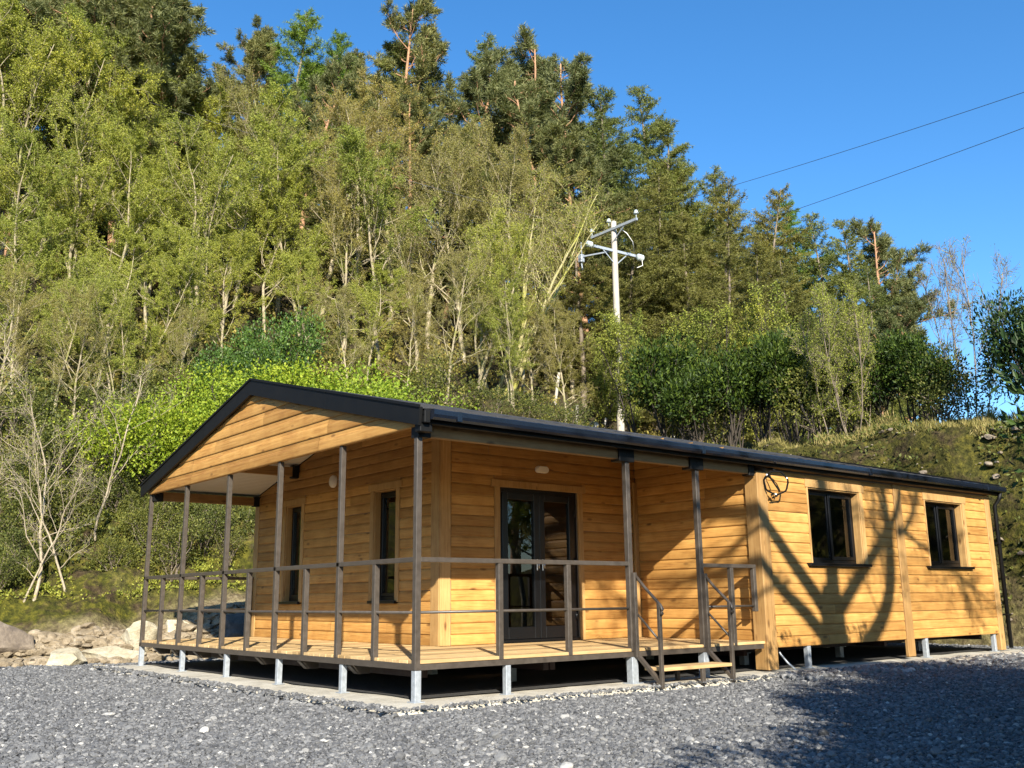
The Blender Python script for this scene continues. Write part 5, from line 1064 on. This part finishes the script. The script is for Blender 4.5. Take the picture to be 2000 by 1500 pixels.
 ('under', 27, -13.16, 1.78, 1.18, 4.83, 'green leafy bush above the left eave, low on the bank, leftmost', 'bushes in the undergrowth', 0.0, 1.0),
 ('under', 28, -13.45, -1.25, 1.03, 2.94, 'green leafy bush above the big boulder, low on the bank, leftmost', 'bushes in the undergrowth', 0.0, 1.0),
 ('under', 29, -13.81, 1.72, 0.93, 3.63, 'green leafy bush left of the deck, low on the bank, rightmost', 'bushes in the undergrowth', 0.0, 1.0),
 ('under', 30, -14.95, -0.11, 1.46, 2.43, 'green leafy bush above the big boulder, low on the bank, fourth from left', 'bushes in the undergrowth', 0.0, 1.0),
 ('under', 31, -12.59, 2.2, 1.26, 3.5, 'green leafy bush above the left eave, low on the bank, rightmost', 'bushes in the undergrowth', 0.0, 1.0),
 ('under', 32, -12.57, 3.33, 0.94, 4.37, 'green leafy bush above the left roof slope, low on the bank, third from left', 'bushes in the undergrowth', 0.0, 1.0),
 ('under', 33, -15.27, 1.05, 0.95, 3.86, 'green leafy bush left of the deck, low on the bank, leftmost', 'bushes in the undergrowth', 0.0, 1.0),
]
# ------------------------------------------------------------------ vegetation
def perp(d, rs):
    v = rs.normal(size=3); v -= d*np.dot(v, d); return v/(np.linalg.norm(v)+1e-9)
def limb(p, d, L, rs, n=6, wig=.18, up=.0, droop=0.0):
    pts = [np.array(p, float)]; d = np.array(d, float); d /= np.linalg.norm(d); st = L/n
    for i in range(n):
        d = d + wig*rs.normal(size=3)*.5 + np.array([0, 0, up-droop*i/n]); d /= np.linalg.norm(d); pts.append(pts[-1]+d*st)
    return np.array(pts)
def at(P, t):
    k = t*(len(P)-1); i = min(int(k), len(P)-2); f = k-i; return P[i]*(1-f)+P[i+1]*f, (P[i+1]-P[i])/(np.linalg.norm(P[i+1]-P[i])+1e-9)
def leaves(C, L, W, rs, dirs=None, spread=1.0, fold=True):
    """diamond leaves: centres C (n,3), lengths, widths"""
    n = len(C); D = rs.normal(size=(n, 3)) if dirs is None else dirs + spread*rs.normal(size=(n, 3)); D /= np.linalg.norm(D, axis=1)[:, None]
    A = rs.normal(size=(n, 3)); A -= D*(A*D).sum(1)[:, None]; A /= np.linalg.norm(A, axis=1)[:, None]; Nn = np.cross(D, A)
    L = np.broadcast_to(np.asarray(L, float), (n,))*rs.uniform(.7, 1.25, n); W = np.broadcast_to(np.asarray(W, float), (n,))*rs.uniform(.75, 1.25, n)
    V = np.stack([C, C+D*(L*.5)[:, None]+A*(W*.5)[:, None]+Nn*(W*.12)[:, None], C+D*L[:, None], C+D*(L*.5)[:, None]-A*(W*.5)[:, None]+Nn*(W*.12)[:, None]], 1)
    return V.reshape(-1, 3), np.arange(4*n).reshape(n, 4)

def gen_broad(seed, H=12, r0=.14, stems=1, crown0=.35, nb=18, ang=(30, 60), blen=.30, nsub=7, ntw=5, lv=12, leafL=.075, leafW=.05, wig=.14, lean=.05, top=1.0, leafprob=1.0, twl=.55):
    rs = np.random.RandomState(seed); T = MB(); LC = []; anchors = []
    for s_ in range(stems):
        a = rs.uniform(0, 6.28); ln = lean*rs.uniform(.3, 1.5)+(0.16 if stems > 1 else 0)
        h = H*(rs.uniform(.8, 1) if s_ else 1)
        P = limb((0.12*s_*math.cos(a), .12*s_*math.sin(a), -.4), (math.cos(a)*ln, math.sin(a)*ln, 1), h+.4, rs, 14, wig, .03)
        rr0 = r0*(1 if s_ == 0 else rs.uniform(.6, .9)); T.tube(P, np.linspace(rr0, .015, 15)**1.0, 8)
        for i in range(nb):
            t = crown0+(1-crown0)*((i+rs.uniform(0, 1))/nb)*.97; p, d = at(P, t)
            ph = rs.uniform(0, 6.28); an = R(rs.uniform(*ang)); o = np.array([math.cos(ph), math.sin(ph), 0]); bd = o*math.sin(an)+np.array([0, 0, 1])*math.cos(an)
            k = (t-crown0)/(1-crown0); shape = (math.sin(math.pi*min(1, .18+.82*k))**.7)*.85+.25
            L = h*blen*shape*rs.uniform(.7, 1.2)
            B = limb(p, bd, L, rs, 7, .28, .05); rb = max(.012, rr0*(1-t)*.55); T.tube(B, np.linspace(rb, .006, 8), 5, rnd=.5)
            for j in range(nsub):
                tt = .25+.75*(j+rs.uniform(0, 1))/nsub; q, bdv = at(B, tt); sd = bdv+perp(bdv, rs)*rs.uniform(.5, 1.1)+np.array([0, 0, .15]); sl = L*.38*rs.uniform(.5, 1.2)*(1.15-tt*.5)
                S2 = limb(q, sd, sl, rs, 4, .35, .04); T.tube(S2, np.linspace(max(.005, rb*.35), .003, 5), 3, cap=False, rnd=.5)
                for m in range(ntw):
                    ta = .2+.8*(m+rs.uniform(0, 1))/ntw; w, wd = at(S2, ta); td = wd+perp(wd, rs)*rs.uniform(.5, 1.2); tl = twl*rs.uniform(.4, 1.2)
                    TW = limb(w, td, tl, rs, 2, .3); T.tube(TW, [.006, .005, .003], 3, cap=False, rnd=.5)
                    if rs.uniform() < leafprob:
                        nn = max(1, int(lv*rs.uniform(.6, 1.4))); u = rs.uniform(0, 1, nn); c = TW[0]+(TW[-1]-TW[0])*u[:, None]+rs.normal(size=(nn, 3))*.05; LC.append(c)
    C = np.concatenate(LC); V, F = leaves(C, leafL, leafW, rs); B_ = MB(); B_.add(V, F, 0, rs.uniform(0, 1, len(F))); return T, B_

def gen_pine(seed, H=15, r0=.19, crown0=.5, nb=26, blen=.20, flat=.0, needle=.20, dens=13, top_round=True):
    rs = np.random.RandomState(seed); T = MB(); LC = []; LD = []
    P = limb((0, 0, -.4), (rs.uniform(-.05, .05), rs.uniform(-.05, .05), 1), H+.4, rs, 14, .06, .03); T.tube(P, np.linspace(r0, .03, 15), 8)
    for i in range(8):    # dead snags
        p, d = at(P, rs.uniform(.2, crown0)); ph = rs.uniform(0, 6.28); T.tube(limb(p, (math.cos(ph), math.sin(ph), .1), rs.uniform(.5, 1.6), rs, 4, .3), np.linspace(.025, .006, 5), 4, cap=False, rnd=.5)
    for i in range(nb):
        k = (i+rs.uniform(0, 1))/nb; t = crown0+(1-crown0)*k*.99; p, d = at(P, t); ph = rs.uniform(0, 6.28)
        L = H*blen*(1-.75*k**1.6)*rs.uniform(.55, 1.25)*(.6+.4*min(1, k*4)); el = -.05+.75*k+rs.uniform(-.15, .2)
        B = limb(p, (math.cos(ph), math.sin(ph), el), L, rs, 6, .3, .09); rb = .02+.04*(1-k); T.tube(B, np.linspace(rb, .01, 7), 5, cap=False, rnd=.5)
        ns = int(6+L*3.2)
        for j in range(ns):
            tt = .3+.7*(j+rs.uniform(0, 1))/ns; q, bd = at(B, tt); sd = bd*.7+perp(bd, rs)*rs.uniform(.5, 1.0)+np.array([0, 0, .35]); sl = rs.uniform(.3, .75)*(1.2-.5*tt)
            S2 = limb(q, sd, sl, rs, 3, .3, .12); T.tube(S2, [.012, .01, .008, .006], 3, cap=False, rnd=.5)
            for u in (.45, .75, 1.0):
                c, cd = at(S2, u); n = dens; dd = cd[None]*.9+rs.normal(size=(n, 3))*.75; LD.append(dd); LC.append(np.repeat(c[None], n, 0)+rs.normal(size=(n, 3))*.05)
    C = np.concatenate(LC); D = np.concatenate(LD); V, F = leaves(C, needle, .032, rs, D, .15); B_ = MB(); B_.add(V, F, 0, rs.uniform(0, 1, len(F))); return T, B_

def gen_larch(seed, H=14, r0=.17, crown0=.12, nb=64, blen=.21, droop=.05, needle=.11, dens=5, irregular=.35, step=.085):
    rs = np.random.RandomState(seed); T = MB(); LC = []; LD = []
    P = limb((0, 0, -.4), (rs.uniform(-.04, .04), rs.uniform(-.04, .04), 1), H+.4, rs, 16, .04, .02); T.tube(P, np.linspace(r0, .012, 17), 8)
    for i in range(nb):
        k = (i+rs.uniform(0, 1))/nb; t = crown0+(1-crown0)*k*.995; p, d = at(P, t); ph = rs.uniform(0, 6.28)
        L = (H*blen*(1-k)**.8+.25)*rs.uniform(1-irregular, 1+irregular)*(.75+.25*min(1, k*5)); el = rs.uniform(-.05, .25)+.55*k**2
        B = limb(p, (math.cos(ph), math.sin(ph), el), L, rs, 7, .14, .05, droop); T.tube(B, np.linspace(.014+.022*(1-k), .004, 8), 4, cap=False, rnd=.5)
        nbr = int(3+L*5.5)
        subs = [B]
        for j in range(nbr):
            tt = .15+.85*(j+rs.uniform(0, 1))/nbr; q, bd = at(B, tt); side = np.cross(bd, [0, 0, 1]); side /= np.linalg.norm(side)+1e-9; sg = 1 if rs.uniform() < .5 else -1
            sd = bd*.6+side*sg*rs.uniform(.5, 1.0)+np.array([0, 0, rs.uniform(-.5, .15)]); S2 = limb(q, sd, L*.33*rs.uniform(.4, 1.2)*(1.2-.7*tt)+.1, rs, 3, .2, .03); T.tube(S2, [.006, .005, .004, .003], 3, cap=False, rnd=.5); subs.append(S2)
        for S2 in subs:
            ln = np.linalg.norm(np.diff(S2, axis=0), axis=1).sum(); m = max(2, int(ln/step))
            for u in np.linspace(.12, 1, m):
                c, cd = at(S2, u); n = dens; LD.append(cd[None]*.5+rs.normal(size=(n, 3))*.8); LC.append(np.repeat(c[None], n, 0))
    C = np.concatenate(LC); D = np.concatenate(LD); V, F = leaves(C, needle, .024, rs, D, .1); B_ = MB(); B_.add(V, F, 0, rs.uniform(0, 1, len(F))); return T, B_

def gen_shrub(seed, H=3.2, Wd=1.5, stems=8, clear=.35, n=5200, L=.13, W=.045, lobes=9, tier=False, shell=.55, r0=.04):
    """leafy shrub: several stems carrying leaves in uneven lobes"""
    rs = np.random.RandomState(seed); T = MB(); cs = []
    for i in range(lobes):
        ph = rs.uniform(0, 6.28); rad = Wd*math.sqrt(rs.uniform(0, 1))*.75; z = H*(clear+(1-clear)*rs.uniform(.25, .8)); cs.append((rad*math.cos(ph), rad*math.sin(ph), z, rs.uniform(.35, .62)*min(Wd, H*(1-clear))*.95))
    LC = []; LD = []
    for cx_, cyy, cz_, cr in cs:
        m = int(n/lobes); d = rs.normal(size=(m, 3)); d /= np.linalg.norm(d, axis=1)[:, None]; rr_ = cr*(shell+(1.12-shell)*rs.uniform(0, 1, m)**.7)
        lump = np.array([1+.35*noise.noise(Vector(q)*2.4+Vector((seed, cx_*3, 0))) for q in d]); c = d*(rr_*lump)[:, None]*np.array([1, 1, .8 if not tier else .55])
        if tier: c[:, 2] = np.round(c[:, 2]/.22)*.22 + rs.normal(size=m)*.03
        c += np.array([cx_, cyy, cz_]); LC.append(c); LD.append(d*.8+np.array([0, 0, .35 if not tier else .1]))
    for i in range(stems):
        c = cs[i % len(cs)]; ph = rs.uniform(0, 6.28); base = np.array([.25*Wd*rs.uniform(0, 1)*math.cos(ph), .25*Wd*rs.uniform(0, 1)*math.sin(ph), -.2]); e = np.array([c[0], c[1], c[2]]); P = [base]
        for k in range(1, 7): P.append(base+(e-base)*k/6+rs.normal(size=3)*.05*np.array([1, 1, .3])*H/3)
        T.tube(P, np.linspace(r0*rs.uniform(.6, 1.2), .012, 7), 5)
        for j in range(9):
            q, d = at(np.array(P), rs.uniform(.35, 1)); T.tube(limb(q, d+perp(d, rs)*.9, rs.uniform(.3, .8)*min(Wd, 1.6)*.6, rs, 3, .3, .05), [.012, .009, .006, .004], 3, cap=False, rnd=.5)
    C = np.concatenate(LC); V, F = leaves(C, L, W, rs, np.concatenate(LD), .55); B_ = MB(); B_.add(V, F, 0, rs.uniform(0, 1, len(F))); return T, B_

VAR = {}
def variants(kind, fn, n, bark_, leaf_, base_h, name):
    VAR[kind] = dict(n=n, fn=fn, bark=bark_, leaf=leaf_, H=base_h, name=name, objs={})
variants('birch', lambda k: gen_broad(100+k, 12, .12, 1, .22, 23, (25, 60), .30, 8, 6, 30, .085, .058), 5, 'bark_birch', 'leaf_birch', 12, 'birch_tree')
variants('multi', lambda k: gen_broad(140+k, 12, .13, 3, .28, 13, (20, 55), .27, 7, 6, 20, .082, .056), 3, 'bark_birch', 'leaf_birch', 12, 'birch_tree')
variants('olive', lambda k: gen_broad(180+k, 13, .15, 1, .20, 24, (25, 62), .31, 9, 7, 18, .075, .048), 4, 'bark_birch', 'leaf_olive', 13, 'alder_tree')
variants('ash', lambda k: gen_broad(220+k, 11, .13, 6, .22, 10, (20, 50), .30, 6, 5, 5, .08, .05, .13, .22), 1, 'bark_moss', 'leaf_birch', 11, 'mossy_tree')
variants('pine', lambda k: gen_pine(300+k, nb=36, dens=28, needle=.25, crown0=.42, blen=.23), 5, 'bark_pine', 'leaf_pine', 15, 'pine_tree')
variants('larch', lambda k: gen_larch(400+k, nb=105, dens=9, needle=.15, blen=.22, irregular=.28), 3, 'bark_grey', 'leaf_larch', 14, 'larch_tree')
variants('bronze', lambda k: gen_larch(430+k, nb=105, irregular=.3, crown0=.05, dens=9, needle=.15, blen=.23), 3, 'bark_grey', 'leaf_bronze', 14, 'larch_tree')
variants('fresh', lambda k: gen_larch(450+k, nb=105, dens=10, needle=.16, blen=.24, irregular=.28), 2, 'bark_grey', 'leaf_spruce', 14, 'larch_tree')
variants('sapling', lambda k: gen_broad(500+k, 6, .05, 3, .15, 14, (20, 45), .32, 6, 4, 9, .085, .055, .1, .12, twl=.4), 3, 'bark_dark', 'leaf_birch', 6, 'young_tree')
variants('laurel', lambda k: gen_shrub(600+k, 3.4, 1.45, 12, .42, 5600, .17, .062, 13), 4, 'bark_dark', 'leaf_laurel', 3.4, 'laurel_shrub')
variants('rhodo', lambda k: gen_shrub(640+k, 3.6, 1.9, 10, .25, 15000, .165, .055, 18), 2, 'bark_dark', 'leaf_rhodo', 3.6, 'rhododendron')
variants('ivy', lambda k: gen_shrub(660+k, 2.6, 1.5, 6, .1, 9000, .085, .06, 12), 2, 'bark_dark', 'leaf_ivy', 2.6, 'evergreen_bush')
variants('bright', lambda k: gen_shrub(680+k, 2.6, 2.1, 9, .05, 12000, .08, .052, 34, True, .3), 3, 'bark_dark', 'leaf_bright', 2.6, 'azalea_bush')
variants('under', lambda k: gen_shrub(700+k, 2.4, 1.3, 9, .1, 3600, .08, .055, 10, False, .2, .025), 4, 'bark_grey', 'leaf_under', 2.4, 'leafy_bush')
variants('willow', lambda k: gen_broad(740+k, 4.6, .035, 7, .2, 11, (15, 45), .30, 7, 6, 10, .055, .028, .12, .26, twl=.3), 1, 'bark_grey', 'leaf_birch', 4.6, 'willow_shrub')
variants('thin', lambda k: gen_broad(760+k, 5.4, .024, 4, .2, 12, (12, 38), .28, 6, 5, 2, .055, .035, .08, .12, leafprob=.6, twl=.3), 1, 'bark_grey', 'leaf_birch', 5.4, 'young_birch')
variants('bare', lambda k: gen_broad(780+k, 7, .06, 1, .22, 11, (25, 65), .34, 6, 5, 3, .07, .045, .34, .12, leafprob=.7, twl=.45), 3, 'bark_bare', 'leaf_birch', 7, 'bare_sapling')
def plant(kind, var, x, y, h, rot, label, group=None, dz=0.0, wide=1.0):
    K = VAR[kind]; var %= K['n']; z = terrain_z(x, y)[0] - .05 + dz; sc = h/K['H']
    if terrain_z(x, y)[1] < 0: z = yard(x, y)+dz
    root = empty(K['name'], (x, y, z), label, K['name'].replace('_', ' '), group); root.rotation_euler = (0, 0, rot); root.scale = (sc*wide, sc*wide, sc)
    if var not in K['objs']:
        st = random.getstate(); T, L = K['fn'](var); K['objs'][var] = (T.build('trunk' if 'tree' in K['name'] or kind in ('thin', 'bare') else 'stems', M[K['bark']]), L.build('crown' if 'tree' in K['name'] or kind in ('thin', 'bare') else 'foliage', M[K['leaf']])); pr = K['objs'][var]
        for o in pr: o.parent = root
    else:
        for o in K['objs'][var]:
            c = o.copy(); col.objects.link(c); c.parent = root
    return root
# ---- the big bare-limbed tree beside the camera: its limbs cast the shadows on the side wall
OFF = np.array([1.75, -1.0, 1.05])
LIMBS = {
'trunk':([(7.35, 0.24), (7.36, 0.47), (7.36, 0.85), (7.36, 1.05)], .34, .22),
'l1':([(7.31, 0.59), (7.05, 0.93), (6.65, 1.28), (6.23, 1.68), (5.82, 2.06), (5.64, 2.25), (5.2, 2.8), (4.9, 3.4)], .15, .06),
'l2':([(7.15, 0.37), (6.67, 0.76), (6.24, 1.01), (5.82, 1.35), (5.57, 1.61), (5.1, 1.9), (4.5, 2.5), (3.9, 3.2)], .13, .04),
'l3':([(7.39, 0.77), (7.41, 1.23), (7.46, 1.76), (7.41, 2.24), (7.28, 2.61), (7.2, 3.6), (7.3, 4.8)], .17, .06),
'l4':([(7.52, 0.77), (7.9, 1.08), (8.3, 1.4), (8.71, 1.71), (9.0, 1.91), (9.11, 2.09)], .11, .07),
'm1':([(8.11, 0.21), (8.55, 0.51), (8.86, 0.83), (9.02, 1.16), (9.08, 1.47), (9.1, 1.8), (9.11, 2.09)], .13, .11),
'm2':([(9.1, 2.03), (9.08, 2.37), (9.05, 2.66), (9.03, 2.86), (8.9, 3.8)], .09, .04),
'm3':([(9.13, 2.03), (9.36, 2.27), (9.52, 2.54), (9.55, 2.78), (9.55, 2.99), (9.7, 4.0)], .065, .03),
'm4':([(9.39, 1.95), (9.69, 2.08), (9.94, 2.36), (10.11, 2.67), (10.13, 2.91), (10.4, 3.9)], .055, .03),
'm5':([(9.09, 2.09), (8.94, 2.45), (8.83, 2.73), (8.7, 2.9), (8.4, 3.6)], .035, .02),
'm6':([(9.14, 2.09), (8.79, 1.91), (8.58, 2.18), (8.72, 2.41)], .03, .018),
'n1':([(9.39, 2.05), (9.56, 1.99), (10.04, 1.83), (10.41, 1.66), (10.84, 1.43)], .05, .03),
'n2':([(10.5, 1.6), (10.69, 1.55), (11.19, 1.34), (11.71, 1.1), (12.31, 0.85)], .03, .015),
'p1':([(5.95, 1.92), (5.2, 2.0), (4.4, 2.2), (3.6, 2.6), (2.8, 2.9)], .045, .015),
'p2':([(6.35, 1.2), (5.5, 1.0), (4.8, .95), (4.0, 1.1), (3.3, 1.5)], .035, .012),
'p3':([(5.7, 2.2), (5.1, 1.5), (4.6, 1.3), (4.1, .8)], .03, .01),
'r1':([(8.6, 0.7), (8.47, 0.94), (8.27, 1.24), (8.14, 1.34)], .02, .01)}
rs = np.random.RandomState(4); T = MB(); LC = []
def tproj(y, z, t_): return np.array([0, y, z])+OFF*t_
for nm, (pts, ra, rb) in LIMBS.items():
    P0 = []
    for k, (y, z) in enumerate(pts):
        dt = 5.2 + {'l1': -.12, 'l2': .10, 'l3': .08, 'l4': -.05, 'm3': .07, 'm4': .12, 'n1': .1, 'n2': .16, 'm5': -.1}.get(nm, 0)*k
        P0.append(tproj(y, z, dt))
    P0 = np.array(P0); u = np.linspace(0, 1, len(P0)); uu = np.linspace(0, 1, 22); P = np.stack([np.interp(uu, u, P0[:, i]) for i in range(3)], 1)
    for _ in range(2): P[1:-1] = (P[:-2]+2*P[1:-1]+P[2:])/4
    if nm == 'trunk': P = np.concatenate([[(9.25, 2.02, -.2), (9.3, 2.0, .1), (9.2, 2.05, 2.5), (9.12, 2.1, 4.2)], P]); rad = np.concatenate([[.45, .40, .37, .35], np.linspace(ra, rb, 22)])
    elif nm == 'm1': P = np.concatenate([[(9.45, 2.3, -.2), (9.5, 2.4, 2.2), (9.35, 2.65, 4.3)], P]); rad = np.concatenate([[.26, .2, .15], np.linspace(ra, rb, 22)])
    else: rad = np.linspace(ra, rb, 22)
    T.tube(P, rad, 9)
    if nm == 'trunk': continue
    for j in range(12 if ra > .05 else 9):
        q, d = at(P, rs.uniform(.35, 1)); S2 = limb(q, d+perp(d, rs)*.8, rs.uniform(.6, 1.6), rs, 5, .35, .05); T.tube(S2, np.linspace(.014, .004, 6), 4, cap=False, rnd=.5)
        for m in range(6):
            w, wd = at(S2, rs.uniform(.2, 1)); TW = limb(w, wd+perp(wd, rs), rs.uniform(.2, .6), rs, 2, .3); T.tube(TW, [.005, .004, .002], 3, cap=False, rnd=.5)
            nn = 9 if nm in ('p1', 'p2', 'p3', 'n1', 'n2') else 3; LC.append(TW[0]+(TW[-1]-TW[0])*rs.uniform(0, 1, nn)[:, None]+rs.normal(size=(nn, 3))*.05)
V, F = leaves(np.concatenate(LC), .07, .05, rs); B_ = MB(); B_.add(V, F, 0, rs.uniform(0, 1, len(F)))
root = empty('spreading_tree', (9.25, 2.02, -.15), 'big forked tree outside the frame whose limbs throw shadows on the side wall', 'tree')
T.build('trunk', M['bark_grey'], root); B_.build('crown', M['leaf_birch'], root)
HEDGE = [(9.75, -2.1, 3.4, 0.85, 'rhododendron outside the frame, nearest the camera'), (8.8, -0.5, 3.4, 0.85, 'rhododendron outside the frame, second from the camera'), (8.15, 1.1, 3.4, 0.85, 'rhododendron outside the frame, third from the camera'), (7.35, 2.6, 3.4, 0.8, 'rhododendron outside the frame, fourth from the camera'), (6.05, 4.0, 3.3, 0.75, 'rhododendron outside the frame, opposite the thick corner post'), (5.2, 5.8, 3.2, 0.7, 'rhododendron outside the frame, opposite the nearer side window'), (9.75, 0.9, 3.6, 1.0, 'rhododendron outside the frame, right of the spreading tree trunk'), (8.2, 3.5, 3.6, 1.0, 'rhododendron outside the frame, behind the spreading tree trunk'), (7.0, 5.9, 3.4, 1.0, 'rhododendron outside the frame, in the second rank opposite the side wall'), (11.3, -1.3, 3.6, 1.0, 'rhododendron outside the frame, furthest to the right of the camera')]
for k, (x, y, h, wd, lb) in enumerate(HEDGE): plant('rhodo', k, x, y, h, k*1.1, lb, 'shrubs beside the yard', 0, wd)
OFFT = [('olive', 0, 5.6, 11.8, 5.5, 'alder outside the frame beyond the right end of the cabin'), ('olive', 1, 8.6, 13.4, 7.5, 'taller alder outside the frame behind the first one'), ('birch', 1, 11.5, 15.0, 9.0, 'birch outside the frame on the right bank'), ('pine', 2, 15.0, 17.5, 12.0, 'pine outside the frame on the right bank'), ('birch', 3, 14.5, 12.0, 9.0, 'birch outside the frame nearest the camera on the right bank'), ('pine', 0, 10.5, 19.5, 12.0, 'pine outside the frame furthest back on the right bank')]
for k, (kd, vr, x, y, h, lb) in enumerate(OFFT): plant(kd, vr, x, y, h, k*1.3, lb, 'trees beside the yard', 0, 1.15)
for row in TREES:
    plant(*row)
# ---- countless ground cover
def cover(name, n, arng, erng, mat, L, W, label, seed, dz=.0, upright=0.6, clump=6, spread=.12, dens=None):
    rs = np.random.RandomState(seed); C = []; 
    while len(C) < n:
        a = rs.uniform(*arng); e = erng[0]+(erng[1]-erng[0])*rs.uniform()**1.2; ft = np.interp(a, PA, FOOT); th = YAW+R(a); d = ft+e; x, y = CAM[0]+d*math.sin(th), CAM[1]+d*math.cos(th)
        if dens and noise.noise((x*dens, y*dens, 2.2+seed)) < rs.uniform(-.35, .25): continue
        z = terrain_z(x, y, True)[0]
        for _ in range(clump): C.append((x+rs.normal()*spread, y+rs.normal()*spread, z+dz+abs(rs.normal())*spread*.5))
    C = np.array(C); D = rs.normal(size=(len(C), 3))*.55+np.array([0, 0, upright]); V, F = leaves(C, L, W, rs, D, .2); b = MB(); b.add(V, F, 0, np.repeat(rs.uniform(0, 1, len(F)//clump+1), clump)[:len(F)]); o = b.build(name, M[mat]); return tag(o, label, name.replace('_', ' '), kind='stuff')
cover('undergrowth', 70000, (-32, -6), (2.2, 16), 'leaf_under', .10, .055, 'leafy undergrowth and brambles covering the mossy bank', 3, .02, .4, 8, .13, .5)
cover('moss_tufts', 60000, (-32, -4), (1.6, 12), 'leaf_birch', .06, .035, 'yellow green moss tufts on the rocky bank', 5, -.01, .5, 8, .08, .7)
cover('bank_grass', 36000, (3, 33), (1.5, 6.5), 'grass', .20, .014, 'long pale grass growing along the top of the bank', 7, -.02, 1.4, 7, .05, .8)
cover('bank_weeds', 9000, (6, 33), (0.2, 3.2), 'leaf_under', .09, .05, 'green weeds hanging on the bank behind the cabin', 9, .0, .3, 6, .10, .6)
cover('forest_litter', 60000, (-30, 27), (7, 40), 'leaf_olive', .16, .10, 'leaf litter and low growth on the forest floor', 13, .0, .3, 6, .25, .3)
